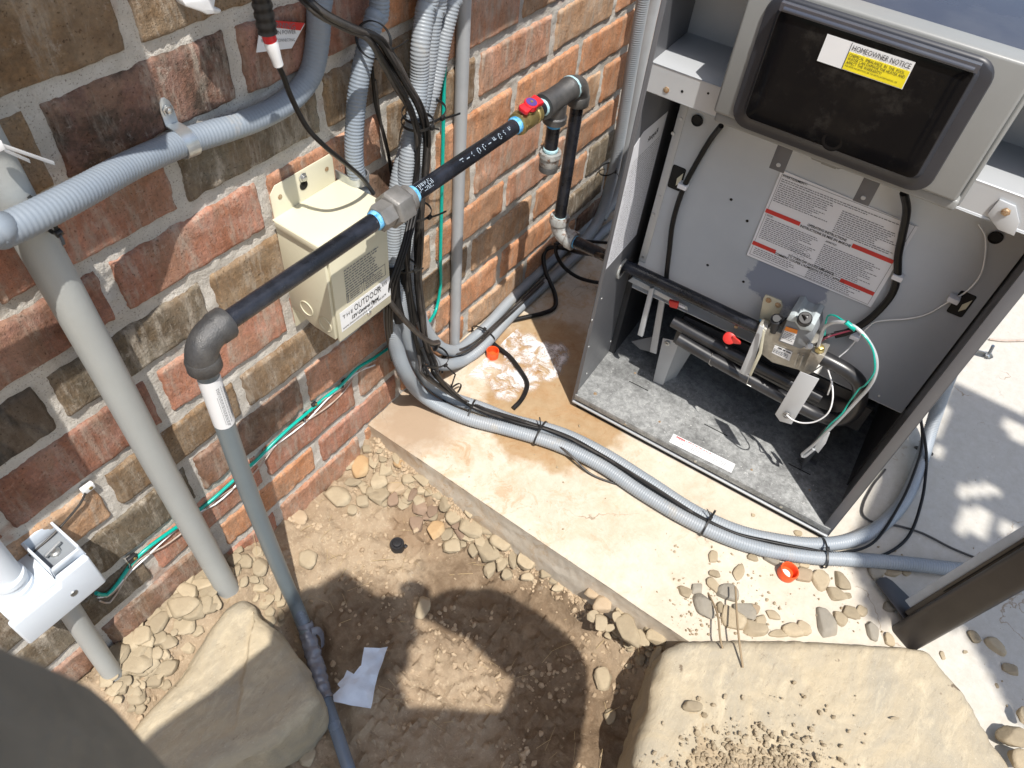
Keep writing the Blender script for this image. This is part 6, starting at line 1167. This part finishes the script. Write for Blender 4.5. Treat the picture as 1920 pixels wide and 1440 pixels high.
nodes = [(hipc,(.14,.12)), (hipc.lerp(chest,.5),(.13,.12)), (chest,(.13,.12)), (neck,(.06,.06)), (neck.lerp(head,.5),(.055,.055)), (head-V((.0,0,.02)),(.085,.095)), (head+V((0.01,0,.05)),(.08,.09)),
 (Ls,.062), (Ls.lerp(Le,.5),.044), (Le,.045), (Le.lerp(LH,.5),.038), (LH-(LH-Le).normalized()*.05,.027), (LH-(LH-Le).normalized()*.01,(.03,.016)),
 (Rs,.062), (Rs.lerp(Re,.5)+V((0,0,-.02)),.058), (Re,.056), (Re.lerp(RH,.5)+V((.026,.026,.02)),.050), (RH-(RH-Re).normalized()*.06+V((.022,.018,0)),.040), (RH+V((.010,.006,0)),(.045,.035)),
 (hipc+V((0,.10,-.08)),.085), (V((-.86,-.86,.46)),.06), (V((-.94,-.86,.02)),.042), (V((-.84,-.85,-.05)),(.04,.025)),
 (hipc+V((0,-.10,-.08)),.085), (V((-.88,-1.12,.46)),.06), (V((-.96,-1.12,.02)),.042), (V((-.86,-1.13,-.05)),(.04,.025)), (V((-.74,-.78,1.22)),.085)]
edges = [(0,1),(1,2),(2,3),(3,4),(4,5),(5,6),(2,27),(27,7),(7,8),(8,9),(9,10),(10,11),(11,12),(2,13),(13,14),(14,15),(15,16),(16,17),(17,18),(0,19),(19,20),(20,21),(21,22),(0,23),(23,24),(24,25),(25,26)]
def fingers(hand, fore, across, curl, s0):
    global nodes, edges
    for k in range(4):
        b0 = hand + across*(.009*(k-1.5)) + fore*.015; L = (.036,.042,.039,.031)[k]
        i0 = len(nodes); nodes += [(b0, .0085), (b0+fore*L*.6, .008), (b0+fore*L*.85+curl*L*.55, .0075), (b0+fore*L*.6+curl*L*1.1, .0065)]; edges += [(s0, i0), (i0,i0+1),(i0+1,i0+2),(i0+2,i0+3)]
    i0 = len(nodes); b0 = hand - across*.022 - fore*.012; nodes += [(b0,.011),(b0-across*.018+fore*.018+curl*.012,.0095),(b0-across*.012+fore*.038+curl*.022,.008)]; edges += [(s0,i0),(i0,i0+1),(i0+1,i0+2)]
fingers(LH, u_, -f_, r_, 12); fingers(RH, u_, -f_, -r_, 18)
pe = skin_obj('person', nodes, edges, M['skin']); pe['label'] = 'person in a dark sleeve leaning in to photograph, casting the shadow on the dirt'; pe['category'] = 'person'
INV['person'] = Matrix.Identity(4)
k_ = 1.17
def sub(ids): return [(nodes[i][0], tuple(x*k_ for x in (nodes[i][1] if isinstance(nodes[i][1], tuple) else (nodes[i][1],)*2))) for i in ids]
skin_obj('shirt', sub([0,1,2,7,8,9,10,13,14,15,16]) + [(neck.lerp(chest,.35),(.10,.09)), (LH-(LH-Le).normalized()*.075,.038), (RH-(RH-Re).normalized()*.075+V((.02,.018,0)),.046), (V((-.74,-.78,1.22)),.098)], [(0,1),(1,2),(2,14),(14,3),(3,4),(4,5),(5,6),(2,7),(7,8),(8,9),(9,10),(2,11),(6,12),(10,13)], M['shirt'], pe)
skin_obj('trousers', sub([0,19,20,21,23,24,25]), [(0,1),(1,2),(2,3),(0,4),(4,5),(5,6)], M['trousers'], pe)
skin_obj('hair', [(head+V((-.03,0,.03)),(.09,.085)), (head+V((.0,0,.085)),(.07,.075)), (head+V((-.06,0,-.01)),(.06,.07))], [(0,1),(0,2)], M['hair'], pe)
for s in (-.855, -1.125): skin_obj('shoe', [(V((-.97,s,-.045)),(.042,.045)), (V((-.88,s,-.05)),(.044,.042)), (V((-.78,s,-.06)),(.042,.03))], [(0,1),(1,2)], M['shoe'], pe)
fd = (CP-head).normalized()
face = MB()
for s in (-1, 1):
    e = head + fd*.083 + r_*.030*s + V((0,0,.012)); face.lathe(e, fd, [(0,.0125),(.004,.011),(.006,.006)], 14)
mesh('eyes', face, M['whitebright'], pe); mesh('nose', MB().lathe(head+fd*.085-V((0,0,.01)), fd, [(0,.017),(.012,.012),(.020,.006)], 12), M['skin'], pe); mesh('mouth', MB().tube([head+fd*.083+r_*x+V((0,0,-.045)) for x in (-.022,-.01,0,.01,.022)], .005, 8), M['redplug'], pe)
for s in (-1, 1): mesh('ear', MB().lathe(head + r_*.082*s, r_*s, [(0,.024),(.006,.026),(.012,.020)], 14), M['skin'], pe)
pn = root('phone', ph, 'black phone held level in two hands by the person', 'phone')
def pbx(a, b, t0, t1): P = [ph + r_*x + u_*y + f_*t0 for x, y in ((a[0],a[1]),(b[0],a[1]),(b[0],b[1]),(a[0],b[1]))]; return MB().slab(P, f_*(t1-t0))
mesh('body', pbx((-.080,-.046), (.110,.034), -.008, .0), M['black'], pn, bevel=.003)
